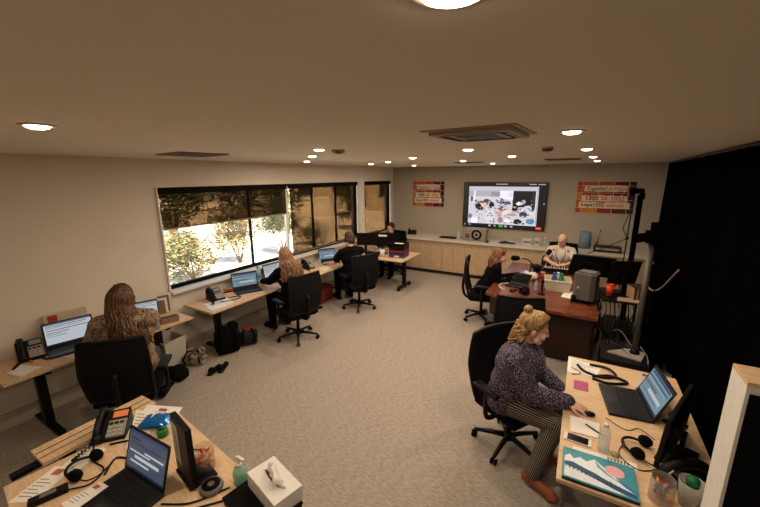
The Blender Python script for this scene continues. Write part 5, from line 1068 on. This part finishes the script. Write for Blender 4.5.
for k in range(9):
    x = .36+.055*k; d = (k*37 % 7)/7
    cable([(x, 5.9, .7), (x+.02, 5.86, .55), (x-.05+.1*d, 5.84-.04*d, .35), (x+.06-.1*d, 5.88, .18), (x+.02, 5.84, .02)], .006 if k % 3 else .008, 'dark cable hanging in the tangle from the front of the equipment table', group='cables hanging from the equipment table', m_=BLACK if k % 4 else GREY)
t = thing('equipment_case', 'black rack case on the floor between brown desk and right foreground desk', 'case', (.62, 5.06, 0)); B().m(BLACK).box((0, 0, .14), (.5, .5, .28), bev=.008).build('case_body', parent=t)
for z in (.06, .14, .22): B().m(GREY).box((0, -.252, z), (.44, .006, .008)).build('case_line', parent=t)
B().m(DMETAL).box((-.2, -.255, .14), (.05, .012, .06)).build('case_handle', parent=t)
t = thing('camera_stand', 'tall grey metal pole on a pale base plate carrying a black camera, before the drape', 'stand', (.74, 5.12, .2805))
B().m(mat('plate_pale', '#a39a8e', .4)).prism([(-.3, -.1), (.05, -.2), (.12, .05), (.02, .14), (-.1, .08)], 0, .018).build('base_plate', parent=t)
B().m(mat('pole_grey', '#56524c', .45, .3)).cap((0, 0, .018), (0, 0, 1.42), .036, .034, 18, False).build('pole', parent=t); B().m(DMETAL).cap((0, 0, .018), (0, 0, .07), .055, .045, 18, False).build('pole_collar', parent=t)
b = B().m(VELVET).box((.0, 0, 1.5), (.14, .2, .14), bev=.02).box((.02, .02, 1.62), (.1, .12, .1), bev=.02).cap((-.05, 0, 1.5), (-.16, -.05, 1.48), .05, .055, 16, False).box((.1, 0, 1.47), (.1, .14, .2), bev=.02).box((.07, 0, 1.3), (.08, .1, .18), bev=.02); b.build('camera_head', parent=t)
t = thing('lighting_stand', 'thick black lighting column with a lamp head in front of the right poster', 'stand', (.77, 7.0, 0)); B().m(VELVET).box((0, 0, 1.1), (.075, .075, 2.16), bev=.01).build('column', parent=t); B().m(BLACK).prism([(-.25, -.2), (.12, -.25), (.12, .25), (-.25, .2)], 0, .03).build('stand_base', parent=t)
B().m(VELVET).box((-.03, 0, 2.24), (.14, .12, .08), bev=.02).cap((-.08, 0, 2.24), (-.13, -.03, 2.22), .045, .055, 16, False).box((.02, 0, 2.16), (.07, .08, .1)).build('lamp_head', parent=t)
t = thing('boom_stand', 'thin black microphone boom stand in front of the back counter, beside the lighting column', 'stand', (.76, 8.02, 0))
B().m(DMETAL).tube([(0, 0, .35), (.02, 0, 2.3)], .011, 8).build('pole', parent=t)
for k in range(3): an = k*2.09+.6; B().m(DMETAL).tube([(0, 0, .5), (.32*math.cos(an)*.8, .3*math.sin(an)*.8, .01)], .01, 6).build('leg', parent=t)
B().m(DMETAL).tube([(.02, 0, 1.32), (-.38, .05, 1.06), (-.6, .05, .95)], .009, 6).build('boom_arm', parent=t); B().m(DMETAL).tube([(.02, 0, 1.32), (-.08, .0, 1.5), (0.02, 0, 1.9)], .007, 6).build('boom_brace', parent=t); B().m(BLACK).ell((.01, 0, 1.32), (.03, .03, .04)).build('clamp', parent=t)
cable([(.84, 6.0, 1.4), (.84, 5.72, 1.12), (.85, 5.5, 1.05), (.9, 5.22, 1.14), (1.0, 4.98, 1.45)], .011, 'tan cable hanging in a loop against the black drape', m_=mat('cable_tan', '#7d6a54', .6))
for k, (p) in enumerate(([(.5, 5.8, .25), (.6, 5.55, .4), (.7, 5.35, .33), (.74, 5.2, .32)], [(.4, 5.85, .35), (.48, 5.5, .34), (.6, 5.2, .3), (.7, 5.0, .292)], [(.82, 5.3, .32), (.86, 5.0, .31), (.84, 4.8, .2), (.8, 4.7, .01)])):
    cable(p, .008, ('grey', 'black', 'second grey')[k]+' cable running over the rack case to the grey pole', m_=BLACK if k == 1 else GREY)
t = thing('equipment_case', 'tall black road case standing against the drape behind the grey pole', 'case', (.985, 5.75, 0), R(-3)); B().m(VELVET).box((0, 0, .62), (.2, .9, 1.24), bev=.012).build('case_body', parent=t)
B().m(DMETAL).box((-.102, -.25, .62), (.006, .06, .04)).build('case_latch', parent=t)
